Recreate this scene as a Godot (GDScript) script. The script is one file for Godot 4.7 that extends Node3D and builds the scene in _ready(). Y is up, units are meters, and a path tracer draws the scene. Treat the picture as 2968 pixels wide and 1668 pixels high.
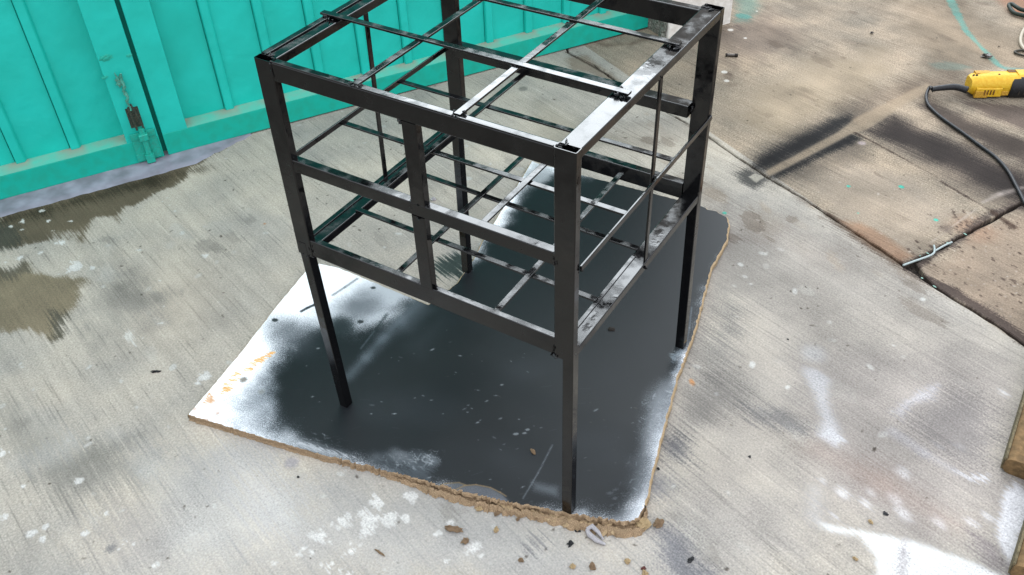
extends Node3D
# A welded steel stand drying on a sheet of chipboard, in a concrete yard before a turquoise sheet-metal gate.

const G := -0.018                       # top of the concrete; the board's top is y = 0
const EXPO := 2.5                       # how bright a white card in the open yard reads
const GATE_AT := Vector3(-1.40009, -0.018, -0.72874)
const GATE_TURN := 1.024811             # the gate's run, about y

var rng := RandomNumberGenerator.new()
var M := {}
var taken := {}

# ---------------------------------------------------------------- paint on flat things
class Canvas:
	var w := 0
	var h := 0
	var k := 400.0
	var o := Vector2.ZERO
	var ca := 1.0
	var sa := 0.0
	var px := PackedByteArray()
	var hi := PackedByteArray()
	var rough := PackedByteArray()
	var streak := PackedByteArray()
	var blob := PackedByteArray()
	var fine := PackedByteArray()
	var expo := 2.5
	var tooth := 0.0016

	func _init(origin: Vector2, size: Vector2, per_metre: float, angle: float, e: float, seed_: int, stretch: float) -> void:
		o = origin
		k = per_metre
		ca = cos(angle)
		sa = sin(angle)
		expo = e
		w = int(size.x * k)
		h = int(size.y * k)
		streak = noise(seed_, int(w / stretch), h, 0.33, 2)
		blob = noise(seed_ + 1, w / 4, h / 4, 0.03, 4)
		fine = noise(seed_ + 2, w, h, 0.45, 2)

	func noise(s: int, nw: int, nh: int, f: float, oct: int) -> PackedByteArray:
		var n := FastNoiseLite.new()
		n.seed = s
		n.noise_type = FastNoiseLite.TYPE_SIMPLEX_SMOOTH
		n.frequency = f
		n.fractal_octaves = oct
		n.fractal_gain = 0.55
		var im := n.get_image(nw, nh)
		im.convert(Image.FORMAT_L8)
		im.resize(w, h, Image.INTERPOLATE_CUBIC)
		return im.get_data()

	func at(p: Vector2) -> Vector2:
		return (Vector2(p.x * ca + p.y * sa, -p.x * sa + p.y * ca) - o) * k

	func uv(p: Vector2) -> Vector2:
		return at(p) / Vector2(w, h)

	func tone(c: Color) -> Color:        # a colour as seen in the open yard -> the colour the surface itself has
		var l := c.srgb_to_linear()
		return Color(minf(l.r / expo, 0.85), minf(l.g / expo, 0.85), minf(l.b / expo, 0.85)).linear_to_srgb()

	static func away(p: Vector2, pts: PackedVector2Array) -> float:
		var d := 1e12
		var inside := false
		var n := pts.size()
		var b := pts[n - 1]
		for i in n:
			var a := pts[i]
			var e := b - a
			var q := p - a
			var t := clampf(q.dot(e) / maxf(e.length_squared(), 1e-9), 0.0, 1.0)
			d = minf(d, (q - e * t).length_squared())
			if (a.y > p.y) != (b.y > p.y) and p.x < (b.x - a.x) * (p.y - a.y) / (b.y - a.y) + a.x:
				inside = not inside
			b = a
		return -sqrt(d) if inside else sqrt(d)

	func lay(lo: Vector2, hi_: Vector2, sd: Callable, color: Color, alpha: float, feather: float, ns: float, nb: float, wet := -1, sink := 0) -> void:
		var c := tone(color)
		var r := c.r * 255.0
		var g := c.g * 255.0
		var b := c.b * 255.0
		var f := maxf(feather * k, 0.7)
		var reach := f * 1.8 + (ns + nb) * k * 0.8 + 1.0
		var x0 := maxi(0, int(lo.x - reach))
		var y0 := maxi(0, int(lo.y - reach))
		var x1 := mini(w - 1, int(hi_.x + reach))
		var y1 := mini(h - 1, int(hi_.y + reach))
		if x1 <= x0 or y1 <= y0:
			return
		var step := 1 if (x1 - x0) * (y1 - y0) < 900 else (2 if (x1 - x0) * (y1 - y0) < 9000 else 4)
		var gw := (x1 - x0) / step + 2
		var gh := (y1 - y0) / step + 2
		var coarse := PackedFloat32Array()
		coarse.resize(gw * gh)
		for j in gh:
			for i in gw:
				coarse[j * gw + i] = sd.call(Vector2(x0 + i * step, y0 + j * step))
		var inv := 1.0 / step
		var ks := ns * k / 128.0
		var kb := nb * k / 128.0
		var kf := (feather * 0.7 + minf(nb, 0.012) * 0.16) * k / 128.0
		for y in range(y0, y1 + 1):
			var fy := (y - y0) * inv
			var j := int(fy)
			fy -= j
			for x in range(x0, x1 + 1):
				var fx := (x - x0) * inv
				var i := int(fx)
				fx -= i
				var q := j * gw + i
				var d := lerpf(lerpf(coarse[q], coarse[q + 1], fx), lerpf(coarse[q + gw], coarse[q + gw + 1], fx), fy)
				if d > reach:
					continue
				var at_ := y * w + x
				d += (streak[at_] - 128) * ks + (blob[at_] - 128) * kb + (fine[at_] - 128) * kf
				if d >= f:
					continue
				var t := 1.0 if d <= -f else 0.5 - 0.5 * d / f
				t = t * t * (3.0 - 2.0 * t) * alpha
				var p := at_ * 3
				var v := 1.0 + (fine[at_] - 128) * tooth + (streak[at_] - 128) * tooth * 0.3 + (blob[at_] - 128) * tooth * 0.7
				px[p] = clampi(int(px[p] + (r * v - px[p]) * t), 0, 255)
				px[p + 1] = clampi(int(px[p + 1] + (g * v - px[p + 1]) * t), 0, 255)
				px[p + 2] = clampi(int(px[p + 2] + (b * v - px[p + 2]) * t), 0, 255)
				if wet >= 0:
					rough[at_] = int(lerpf(rough[at_], wet, t))
				if sink != 0:
					hi[at_] = clampi(int(hi[at_] + sink * t), 0, 255)

	func poly(points: Array, color: Color, alpha: float, feather := 0.004, ns := 0.0, nb := 0.0, wet := -1, sink := 0) -> void:
		var pts := PackedVector2Array()
		var lo := Vector2(1e9, 1e9)
		var hi_ := -lo
		for p in points:
			var q := at(p)
			pts.append(q)
			lo = lo.min(q)
			hi_ = hi_.max(q)
		lay(lo, hi_, func(p): return Canvas.away(p, pts), color, alpha, feather, ns, nb, wet, sink)

	func line(points: Array, width: float, color: Color, alpha: float, feather := 0.004, ns := 0.0, nb := 0.0, wet := -1, sink := 0) -> void:
		for n in points.size() - 1:
			var a := at(points[n])
			var b := at(points[n + 1])
			var e := b - a
			var l := maxf(e.length_squared(), 1e-6)
			var r := width * k * 0.5
			lay(a.min(b) - Vector2(r, r), a.max(b) + Vector2(r, r), func(p): return ((p - a) - e * clampf((p - a).dot(e) / l, 0.0, 1.0)).length() - r, color, alpha, feather, ns, nb, wet, sink)

	func spot(p_: Vector2, r: float, color: Color, alpha: float, feather := 0.004, ns := 0.0, nb := 0.0, long := 1.0, turn := 0.0, wet := -1, sink := 0) -> void:
		var c := at(p_)
		var rr := r * k
		var tc := cos(turn)
		var ts := sin(turn)
		var big := rr * maxf(1.0, long)
		lay(c - Vector2(big, big), c + Vector2(big, big), func(p): return Vector2(((p.x - c.x) * tc + (p.y - c.y) * ts) / long, -(p.x - c.x) * ts + (p.y - c.y) * tc).length() - rr, color, alpha, feather, ns, nb, wet, sink)

	func texture() -> ImageTexture:
		return ImageTexture.create_from_image(Image.create_from_data(w, h, false, Image.FORMAT_RGB8, px))

	func gray(a: PackedByteArray) -> ImageTexture:
		return ImageTexture.create_from_image(Image.create_from_data(w, h, false, Image.FORMAT_L8, a))

func c8(r: int, g: int, b: int) -> Color:
	return Color8(r, g, b)

# ---------------------------------------------------------------- shapes
func new_st() -> SurfaceTool:
	var st := SurfaceTool.new()
	st.begin(Mesh.PRIMITIVE_TRIANGLES)
	return st

func tri(st: SurfaceTool, p: Array, n: Array, uv := []) -> void:
	var order := [0, 1, 2]
	if (p[1] - p[0]).cross(p[2] - p[0]).dot(n[0] + n[1] + n[2]) > 0.0:
		order = [0, 2, 1]
	for i in order:
		st.set_normal(n[i])
		if uv.size():
			st.set_uv(uv[i])
		st.add_vertex(p[i])

func quad(st: SurfaceTool, a: Vector3, b: Vector3, c: Vector3, d: Vector3, n: Vector3) -> void:
	tri(st, [a, b, c], [n, n, n])
	tri(st, [a, c, d], [n, n, n])

func flat_tri(st: SurfaceTool, a: Vector3, b: Vector3, c: Vector3, out: Vector3) -> void:
	var n := (b - a).cross(c - a).normalized()
	if n.dot(out) < 0.0:
		n = -n
	tri(st, [a, b, c], [n, n, n])

# a rounded bar from a to b: w along "side", h across it; hollow > 0 opens the end at b that deep
func bar(st: SurfaceTool, a: Vector3, b: Vector3, side: Vector3, w: float, h: float, r := 0.002, hollow := 0.0, wall := 0.0016) -> void:
	var ax := (b - a).normalized()
	side = (side - ax * side.dot(ax)).normalized()
	var up := ax.cross(side).normalized()
	var pts := []
	var nrm := []
	r = minf(r, minf(w, h) * 0.49)
	for q in 4:
		var sx := 1.0 if q == 0 or q == 3 else -1.0
		var sy := 1.0 if q < 2 else -1.0
		for i in 4:
			var t := (q + i / 3.0) * PI * 0.5
			pts.append(side * (sx * (w * 0.5 - r) + cos(t) * r) + up * (sy * (h * 0.5 - r) + sin(t) * r))
			nrm.append(side * cos(t) + up * sin(t))
	var n := pts.size()
	for i in n:
		var j := (i + 1) % n
		tri(st, [a + pts[i], a + pts[j], b + pts[j]], [nrm[i], nrm[j], nrm[j]])
		tri(st, [a + pts[i], b + pts[j], b + pts[i]], [nrm[i], nrm[j], nrm[i]])
		tri(st, [a, a + pts[i], a + pts[j]], [-ax, -ax, -ax])
		if hollow <= 0.0:
			tri(st, [b, b + pts[i], b + pts[j]], [ax, ax, ax])
		else:
			var pi_: Vector3 = pts[i] - nrm[i] * wall
			var pj: Vector3 = pts[j] - nrm[j] * wall
			var deep := b - ax * hollow
			tri(st, [b + pts[i], b + pts[j], b + pj], [ax, ax, ax])
			tri(st, [b + pts[i], b + pj, b + pi_], [ax, ax, ax])
			tri(st, [b + pi_, b + pj, deep + pj], [-nrm[i], -nrm[j], -nrm[j]])
			tri(st, [b + pi_, deep + pj, deep + pi_], [-nrm[i], -nrm[j], -nrm[i]])
			tri(st, [deep, deep + pi_, deep + pj], [ax, ax, ax])

func box(st: SurfaceTool, lo: Vector3, hi: Vector3, r := 0.002) -> void:
	var c := (lo + hi) * 0.5
	var s := hi - lo
	if s.y >= s.x and s.y >= s.z:
		bar(st, Vector3(c.x, lo.y, c.z), Vector3(c.x, hi.y, c.z), Vector3.RIGHT, s.x, s.z, r)
	elif s.x >= s.z:
		bar(st, Vector3(lo.x, c.y, c.z), Vector3(hi.x, c.y, c.z), Vector3.BACK, s.z, s.y, r)
	else:
		bar(st, Vector3(c.x, c.y, lo.z), Vector3(c.x, c.y, hi.z), Vector3.RIGHT, s.x, s.y, r)

# a round tube through points
func tube(st: SurfaceTool, pts: Array, radii: Array, sides := 10, ends := true) -> void:
	var rings := []
	var norms := []
	var side := Vector3.ZERO
	for i in pts.size():
		var ax: Vector3 = (pts[mini(i + 1, pts.size() - 1)] - pts[maxi(i - 1, 0)]).normalized()
		if side == Vector3.ZERO:
			side = ax.cross(Vector3.UP if absf(ax.y) < 0.9 else Vector3.RIGHT).normalized()
		side = (side - ax * side.dot(ax)).normalized()
		var up := ax.cross(side)
		var ring := []
		var norm := []
		for s in sides:
			var t := TAU * s / sides
			var d := side * cos(t) + up * sin(t)
			ring.append(pts[i] + d * float(radii[mini(i, radii.size() - 1)]))
			norm.append(d)
		rings.append(ring)
		norms.append(norm)
	for i in pts.size() - 1:
		for s in sides:
			var q := (s + 1) % sides
			tri(st, [rings[i][s], rings[i][q], rings[i + 1][q]], [norms[i][s], norms[i][q], norms[i + 1][q]])
			tri(st, [rings[i][s], rings[i + 1][q], rings[i + 1][s]], [norms[i][s], norms[i + 1][q], norms[i + 1][s]])
	if ends:
		for e in [0, pts.size() - 1]:
			var out: Vector3 = (pts[0] - pts[1]).normalized() if e == 0 else (pts[e] - pts[e - 1]).normalized()
			for s in sides:
				tri(st, [pts[e], rings[e][s], rings[e][(s + 1) % sides]], [out, out, out])

func smooth_path(pts: Array, each := 5) -> Array:
	var out := []
	for i in pts.size() - 1:
		var a: Vector3 = pts[maxi(i - 1, 0)]
		var d: Vector3 = pts[mini(i + 2, pts.size() - 1)]
		for j in each:
			out.append(pts[i].cubic_interpolate(pts[i + 1], a, d, float(j) / each))
	out.append(pts[-1])
	return out

# a lump: a sphere pushed about by noise
func lump(st: SurfaceTool, c: Vector3, size: Vector3, seed_: int, rough := 0.35, freq := 1.6, turn := 0.0, cols := 12, rows := 8) -> void:
	var n := FastNoiseLite.new()
	n.seed = seed_
	n.frequency = freq
	n.fractal_octaves = 3
	var b := Basis(Vector3.UP, turn)
	var grid := []
	for j in rows + 1:
		var row := []
		for i in cols:
			var th := PI * j / rows
			var ph := TAU * i / cols
			var d := Vector3(sin(th) * cos(ph), cos(th), sin(th) * sin(ph))
			row.append(c + b * (d * size * (1.0 + rough * 1.6 * n.get_noise_3dv(d))))
		grid.append(row)
	for j in rows:
		for i in cols:
			var i2 := (i + 1) % cols
			var out: Vector3 = grid[j][i] + grid[j + 1][i2] - c * 2.0
			if j > 0:
				flat_tri(st, grid[j][i], grid[j][i2], grid[j + 1][i2], out)
			if j < rows - 1:
				flat_tri(st, grid[j][i], grid[j + 1][i2], grid[j + 1][i], out)

func disc(st: SurfaceTool, c: Vector3, n: Vector3, r: float, sides := 14) -> void:
	var s := n.cross(Vector3.UP if absf(n.y) < 0.9 else Vector3.RIGHT).normalized()
	var u := n.cross(s)
	for i in sides:
		var a := TAU * i / sides
		var b := TAU * (i + 1) / sides
		tri(st, [c, c + (s * cos(a) + u * sin(a)) * r, c + (s * cos(b) + u * sin(b)) * r], [n, n, n])

# a flat slab with walls from a polygon in x, z; sheets is its top height, deep its thickness
func slab(st: SurfaceTool, pts: PackedVector2Array, top: float, deep: float, to_uv: Callable, worn := 0.004) -> void:
	var n := pts.size()
	if Geometry2D.is_polygon_clockwise(pts):
		pts.reverse()
	var inner := PackedVector2Array()
	var outs := []
	for i in n:
		var e1 := (pts[i] - pts[(i + n - 1) % n]).normalized()
		var e2 := (pts[(i + 1) % n] - pts[i]).normalized()
		var o := (Vector2(e1.y, -e1.x) + Vector2(e2.y, -e2.x)).normalized()
		if Geometry2D.is_polygon_clockwise(pts):
			o = -o
		outs.append(o)
		inner.append(pts[i] - o * worn)
	# which way is out
	var test: Vector2 = (pts[0] + pts[1]) * 0.5 + Vector2((pts[1] - pts[0]).y, -(pts[1] - pts[0]).x).normalized() * 0.001
	if Geometry2D.is_point_in_polygon(test, pts):
		for i in n:
			inner[i] = pts[i] + outs[i] * worn
			outs[i] = -outs[i]
	var ids := Geometry2D.triangulate_polygon(inner)
	for t in range(0, ids.size(), 3):
		var p := []
		var u := []
		for q in 3:
			var v := inner[ids[t + q]]
			p.append(Vector3(v.x, top, v.y))
			u.append(to_uv.call(v))
		tri(st, p, [Vector3.UP, Vector3.UP, Vector3.UP], u)
	for i in n:
		var j := (i + 1) % n
		var oi := Vector3(outs[i].x, 0, outs[i].y)
		var oj := Vector3(outs[j].x, 0, outs[j].y)
		var ti := Vector3(inner[i].x, top, inner[i].y)
		var tj := Vector3(inner[j].x, top, inner[j].y)
		var mi := Vector3(pts[i].x, top - worn * 0.8, pts[i].y)
		var mj := Vector3(pts[j].x, top - worn * 0.8, pts[j].y)
		var bi := Vector3(pts[i].x, top - deep, pts[i].y)
		var bj := Vector3(pts[j].x, top - deep, pts[j].y)
		var ui: Vector2 = to_uv.call(pts[i])
		var uj: Vector2 = to_uv.call(pts[j])
		var ni := (oi + Vector3.UP).normalized()
		var nj := (oj + Vector3.UP).normalized()
		tri(st, [ti, tj, mj], [ni, nj, nj], [ui, uj, uj])
		tri(st, [ti, mj, mi], [ni, nj, ni], [ui, uj, ui])
		tri(st, [mi, mj, bj], [oi, oj, oj], [ui, uj, uj])
		tri(st, [mi, bj, bi], [oi, oj, oi], [ui, uj, ui])

# ---------------------------------------------------------------- names
func numbered(called: String) -> String:
	taken[called] = taken.get(called, -1) + 1
	return called if taken[called] == 0 else "%s_%03d" % [called, taken[called]]

func tag(o: Node, label: String, category: String, group := "") -> Node:
	o.set_meta("label", label)
	o.set_meta("category", category)
	if group:
		o.set_meta("group", group)
	return o

func thing(called: String, label: String, category: String, at := Vector3.ZERO, turn := 0.0, group := "") -> Node3D:
	var o := Node3D.new()
	o.name = numbered(called)
	add_child(o)
	o.position = at
	o.rotation.y = turn
	tag(o, label, category, group)
	return o

func obj(called: String, st: SurfaceTool, m: Material, parent: Node = null) -> MeshInstance3D:
	var o := MeshInstance3D.new()
	o.mesh = st.commit()
	o.mesh.surface_set_material(0, m)
	o.cast_shadow = GeometryInstance3D.SHADOW_CASTING_SETTING_ON
	if parent:
		o.name = called
		parent.add_child(o, true)
	else:
		o.name = numbered(called)
		add_child(o)
	return o

func setting(called: String, st: SurfaceTool, m: Material) -> MeshInstance3D:
	var o := obj(called, st, m)
	o.set_meta("kind", "structure")
	return o

# ---------------------------------------------------------------- materials
func noise_tex(seed_: int, freq: float, lo: Color, hi: Color, size := 256, oct := 4, mid := 0.5) -> NoiseTexture2D:
	var n := FastNoiseLite.new()
	n.seed = seed_
	n.frequency = freq
	n.fractal_octaves = oct
	var t := NoiseTexture2D.new()
	t.width = size
	t.height = size
	t.seamless = true
	t.noise = n
	var g := Gradient.new()
	g.offsets = PackedFloat32Array([mid - 0.28, mid + 0.28])
	g.colors = PackedColorArray([lo, hi])
	t.color_ramp = g
	return t

func seen(r: int, g: int, b: int, e := EXPO) -> Color:
	var l := Color8(r, g, b).srgb_to_linear()
	return Color(minf(l.r / e, 0.85), minf(l.g / e, 0.85), minf(l.b / e, 0.85)).linear_to_srgb()

func plain(color: Color, rough := 0.8, spec := 0.4) -> StandardMaterial3D:
	var m := StandardMaterial3D.new()
	m.albedo_color = color
	m.roughness = rough
	m.metallic_specular = spec
	return m

func mottled(seed_: int, a: Color, b: Color, scale: float, rough := 0.8, bump := 0.0, freq := 0.03, spec := 0.4) -> StandardMaterial3D:
	var m := plain(Color.WHITE, rough, spec)
	m.albedo_texture = noise_tex(seed_, freq, a, b, 256, 5)
	m.uv1_triplanar = true
	m.uv1_scale = Vector3.ONE * scale
	if bump > 0.0:
		m.heightmap_enabled = true
		m.heightmap_scale = bump
		m.heightmap_texture = noise_tex(seed_ + 7, freq * 1.7, Color.BLACK, Color.WHITE, 256, 5)
	return m

func make_materials() -> void:
	# wet black enamel on steel: runs, dust and thin spots break the shine
	var p := plain(Color8(6, 6, 7), 1.0, 0.47)
	p.roughness_texture = noise_tex(5, 0.012, Color(0.07, 0.07, 0.07), Color(0.30, 0.30, 0.30), 512, 5, 0.62)
	p.uv1_triplanar = true
	p.uv1_world_triplanar = true
	p.uv1_scale = Vector3.ONE * 3.2
	p.heightmap_enabled = true
	p.heightmap_scale = 0.007
	p.heightmap_texture = noise_tex(9, 0.016, Color.BLACK, Color.WHITE, 512, 5)
	M.paint = p
	var wd := p.duplicate()
	wd.heightmap_scale = 0.12
	wd.uv1_scale = Vector3.ONE * 12.0
	wd.roughness = 0.55
	M.weld = wd
	M.gate = mottled(21, seen(34, 214, 196, 1.56), seen(36, 224, 207, 1.56), 0.9, 0.45, 0.16, 0.02, 0.4)
	M.gate_low = mottled(22, seen(34, 194, 168, 1.62), seen(24, 206, 182, 1.62), 2.2, 0.5, 0.0, 0.03, 0.35)
	M.ledge = mottled(23, seen(176, 212, 190, 1.8), seen(100, 240, 214, 1.8), 4.0, 0.8, 0.0, 0.03, 0.3)
	M.ledge = plain(Color.WHITE, 0.85, 0.2)
	M.ledge.vertex_color_use_as_albedo = true
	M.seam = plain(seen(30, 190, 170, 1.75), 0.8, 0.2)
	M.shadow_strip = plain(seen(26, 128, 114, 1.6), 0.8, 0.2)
	M.rust = mottled(24, seen(52, 70, 62, 1.7), seen(104, 104, 86, 1.7), 14.0, 0.9, 0.2)
	M.bolt = mottled(25, seen(55, 190, 165, 1.75), seen(32, 208, 182, 1.75), 9.0, 0.5, 0.03)
	M.bolt_worn = mottled(26, seen(120, 150, 130, 1.75), seen(70, 225, 200, 1.75), 22.0, 0.5, 0.1)
	M.render_white = mottled(31, seen(228, 222, 212, 1.3), seen(242, 237, 229, 1.3), 3.0, 0.9, 0.1)
	M.render_grey = mottled(32, seen(120, 120, 108, 1.7), seen(205, 205, 192, 1.7), 9.0, 0.95, 0.9)
	M.soil = mottled(33, seen(52, 44, 38), seen(92, 80, 70), 9.0, 1.0, 0.6)
	M.chip = mottled(41, seen(198, 166, 126, 1.2), seen(240, 214, 174, 1.2), 34.0, 1.0, 0.35, 0.05, 0.2)
	M.chip_dark = mottled(42, seen(142, 118, 92, 1.05), seen(208, 180, 146, 1.05), 30.0, 1.0, 0.35, 0.05, 0.2)
	M.crumb = mottled(43, seen(214, 178, 130, 1.3), seen(252, 226, 180, 1.3), 60.0, 1.0, 0.3, 0.05, 0.2)
	M.crumb_dark = mottled(44, seen(150, 124, 98, 1.3), seen(206, 176, 142, 1.3), 60.0, 1.0, 0.3, 0.05, 0.2)
	M.black_bit = plain(seen(38, 38, 40), 0.6, 0.4)
	M.white_bit = mottled(45, seen(214, 208, 210, 1.4), seen(244, 240, 242, 1.4), 50.0, 0.8, 0.3)
	M.red_bit = plain(seen(120, 70, 62), 0.8)
	M.yellow = mottled(51, seen(240, 182, 34, 1.6), seen(254, 208, 62, 1.6), 9.0, 0.42, 0.02)
	M.yellow_dirty = mottled(52, seen(190, 138, 44, 1.6), seen(246, 192, 64, 1.6), 26.0, 0.55, 0.05)
	M.rubber = mottled(53, seen(34, 34, 36), seen(56, 56, 60), 20.0, 0.48, 0.03)
	M.brown_plastic = mottled(54, seen(120, 76, 30), seen(176, 118, 50), 30.0, 0.7)
	M.dark = plain(seen(46, 36, 26), 0.7)
	M.steel = plain(seen(120, 112, 104), 0.35, 0.6)
	M.steel.metallic = 0.7
	M.grit = mottled(55, seen(70, 64, 60), seen(120, 112, 106), 30.0, 0.9)
	M.foil = plain(seen(215, 215, 215), 0.25, 0.7)
	M.foil.metallic = 0.9
	M.teal_chip = plain(seen(190, 240, 220), 0.6)
	M.wire = mottled(56, seen(160, 166, 166, 1.6), seen(200, 216, 212, 1.6), 40.0, 0.5)
	M.green_cable = mottled(57, seen(30, 42, 34), seen(58, 78, 62), 30.0, 0.6)
	M.olive_cable = plain(seen(70, 66, 50), 0.6)
	M.white_cable = plain(seen(232, 218, 192), 0.5)
	M.timber_top = mottled(61, seen(118, 94, 62, 1.9), seen(156, 124, 84, 1.9), 5.0, 0.9, 0.12)
	M.timber_side = mottled(62, seen(104, 94, 70, 1.8), seen(138, 124, 94, 1.8), 7.0, 0.9, 0.2)

# ---------------------------------------------------------------- the yard's concrete
func paint_yard() -> Canvas:
	var cv := Canvas.new(Vector2(-1.95, -3.35), Vector2(3.3, 4.75), 400.0, deg_to_rad(18.5), 1.95, 100, 34.0)
	var w := cv.w
	var h := cv.h
	var n := w * h
	var grain := cv.noise(300, w, h, 0.4, 3)
	var wide := cv.noise(301, w / 16, h / 16, 0.06, 4)
	var long_ := cv.noise(302, w / 60, h / 2, 0.09, 3)
	cv.px.resize(n * 3)
	cv.hi.resize(n)
	cv.rough.resize(n)
	cv.rough.fill(222)
	var pale := cv.tone(c8(205, 197, 183))
	var brown := cv.tone(c8(172, 158, 139))
	# side of the long joint: 0 on the near slab, 1 beyond it
	var ja := cv.at(Vector2(0.011, -1.388))
	var jb := cv.at(Vector2(0.962, -0.875))
	var jn := (jb - ja).orthogonal().normalized()
	var pr := [pale.r * 255.0, pale.g * 255.0, pale.b * 255.0]
	var br := [brown.r * 255.0, brown.g * 255.0, brown.b * 255.0]
	var sgn := 1.0 if (cv.at(Vector2(0.392, -1.862)) - ja).dot(jn) > 0.0 else -1.0
	var px := cv.px
	var hi := cv.hi
	var streak := cv.streak
	var blob := cv.blob
	for y in h:
		for x in w:
			var i := y * w + x
			var side := ((x - ja.x) * jn.x + (y - ja.y) * jn.y) * sgn
			var s: int = streak[i] - 128
			var l: int = long_[i] - 128
			var g: int = grain[i] - 128
			var b: int = blob[i] - 128
			var v := 1.0 + s * 0.00022 + l * 0.0003 + g * 0.0015 + b * 0.0006 + (wide[i] - 128) * 0.0006
			if s < -54:
				v += (s + 54) * 0.0029
			elif s > 70:
				v += (s - 70) * 0.002
			var warm := (b + (wide[(i + 7919) % n] - 128)) * 0.00014
			var p := i * 3
			if side > 0.0:
				v += g * 0.0014 + s * 0.0001 + b * 0.0006
				px[p] = clampi(int(br[0] * (v + warm)), 0, 255)
				px[p + 1] = clampi(int(br[1] * v), 0, 255)
				px[p + 2] = clampi(int(br[2] * (v - warm)), 0, 255)
			else:
				px[p] = clampi(int(pr[0] * (v + warm * 0.6)), 0, 255)
				px[p + 1] = clampi(int(pr[1] * v), 0, 255)
				px[p + 2] = clampi(int(pr[2] * (v - warm * 0.8)), 0, 255)
			hi[i] = clampi(150 + (s * 2 / 3 if s < 0 else s / 4) + g / 2 + l / 5, 0, 255)
	cv.px = px
	cv.hi = hi

	# --- broad tones of the old concrete
	cv.poly([Vector2(-0.559, 0.601), Vector2(-0.150, 0.507), Vector2(0.262, 0.398), Vector2(0.548, 0.281), Vector2(0.461, 0.441), Vector2(-0.440, 0.976), Vector2(-0.520, 0.880)], c8(214, 211, 206), 0.7, 0.14, 0.05, 0.12)
	cv.poly([Vector2(-0.531, 0.534), Vector2(-0.349, 0.528), Vector2(-0.221, 0.549), Vector2(-0.158, 0.667), Vector2(-0.240, 0.715), Vector2(-0.399, 0.653)], c8(228, 226, 225), 0.4, 0.05, 0.07, 0.05)
	cv.spot(Vector2(-1.040, 0.253), 0.17, c8(200, 186, 168), 0.5, 0.12, 0.04, 0.1)
	cv.poly([Vector2(-0.855, 0.812), Vector2(-0.714, 0.717), Vector2(-0.622, 0.688), Vector2(-0.564, 0.750), Vector2(-0.635, 0.815), Vector2(-0.753, 0.861)], c8(166, 162, 152), 0.75, 0.05, 0.05, 0.06)
	cv.poly([Vector2(-1.107, 0.761), Vector2(-0.960, 0.744), Vector2(-0.746, 0.723), Vector2(-0.758, 0.755), Vector2(-0.918, 0.836), Vector2(-0.983, 0.849)], c8(172, 168, 156), 0.5, 0.05, 0.05, 0.06)
	cv.poly([Vector2(-0.628, 0.799), Vector2(-0.475, 0.767), Vector2(-0.376, 0.837), Vector2(-0.383, 0.910), Vector2(-0.463, 0.957), Vector2(-0.555, 0.901)], c8(182, 174, 166), 0.5, 0.06, 0.05, 0.06)
	cv.spot(Vector2(-1.150, 0.350), 0.12, c8(164, 161, 152), 0.5, 0.08, 0.06, 0.08)
	cv.poly([Vector2(0.122, -0.628), Vector2(0.270, -0.951), Vector2(0.556, -0.990), Vector2(0.876, -0.842), Vector2(0.741, -0.634), Vector2(0.467, -0.575), Vector2(0.361, -0.481)], c8(156, 151, 143), 0.6, 0.08, 0.05, 0.1)
	cv.poly([Vector2(0.414, -0.719), Vector2(0.596, -0.859), Vector2(0.892, -0.769), Vector2(0.974, -0.645), Vector2(0.778, -0.503), Vector2(0.588, -0.515)], c8(184, 177, 165), 0.45, 0.08, 0.04, 0.1)
	cv.poly([Vector2(0.623, -0.413), Vector2(0.921, -0.645), Vector2(1.143, -0.685), Vector2(1.221, -0.210), Vector2(1.058, -0.051), Vector2(0.828, -0.000)], c8(178, 169, 164), 0.75, 0.1, 0.05, 0.08)
	cv.poly([Vector2(0.543, 0.101), Vector2(0.673, -0.022), Vector2(0.782, -0.017), Vector2(0.836, 0.121), Vector2(0.766, 0.229), Vector2(0.614, 0.319), Vector2(0.556, 0.245)], c8(202, 196, 189), 0.55, 0.1, 0.05, 0.08)
	cv.poly([Vector2(0.526, -0.174), Vector2(0.596, -0.228), Vector2(0.722, -0.197), Vector2(0.722, -0.122), Vector2(0.615, -0.084)], c8(200, 190, 174), 0.6, 0.05, 0.05, 0.05)
	cv.poly([Vector2(0.067, -1.012), Vector2(0.505, -1.083), Vector2(1.194, -0.802), Vector2(1.293, -0.110), Vector2(0.874, 0.098), Vector2(0.551, 0.140), Vector2(0.381, -0.076), Vector2(0.342, -0.405), Vector2(0.295, -0.803)], c8(184, 175, 165), 0.55, 0.14, 0.03, 0.1)  # right-hand wash, darkened to offset the stronger light there
	# --- the far, browner slabs
	cv.poly([Vector2(0.001, -1.649), Vector2(0.070, -2.031), Vector2(0.347, -2.316), Vector2(0.464, -2.178), Vector2(0.322, -1.795), Vector2(0.196, -1.476)], c8(196, 176, 148), 0.75, 0.1, 0.04, 0.12)
	cv.poly([Vector2(-0.339, -2.167), Vector2(-0.179, -2.486), Vector2(-0.005, -2.382), Vector2(-0.022, -2.049), Vector2(-0.147, -1.881)], c8(140, 124, 112), 0.6, 0.09, 0.08, 0.1)
	cv.poly([Vector2(0.266, -2.843), Vector2(0.488, -2.960), Vector2(0.819, -2.674), Vector2(0.860, -2.424), Vector2(0.613, -2.324), Vector2(0.420, -2.461)], c8(160, 140, 116), 0.5, 0.1, 0.05, 0.08)
	cv.poly([Vector2(0.325, -1.826), Vector2(0.478, -2.122), Vector2(0.632, -2.237), Vector2(0.678, -2.137), Vector2(0.518, -1.961), Vector2(0.398, -1.751)], c8(122, 106, 92), 0.7, 0.08, 0.05, 0.05)
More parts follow.
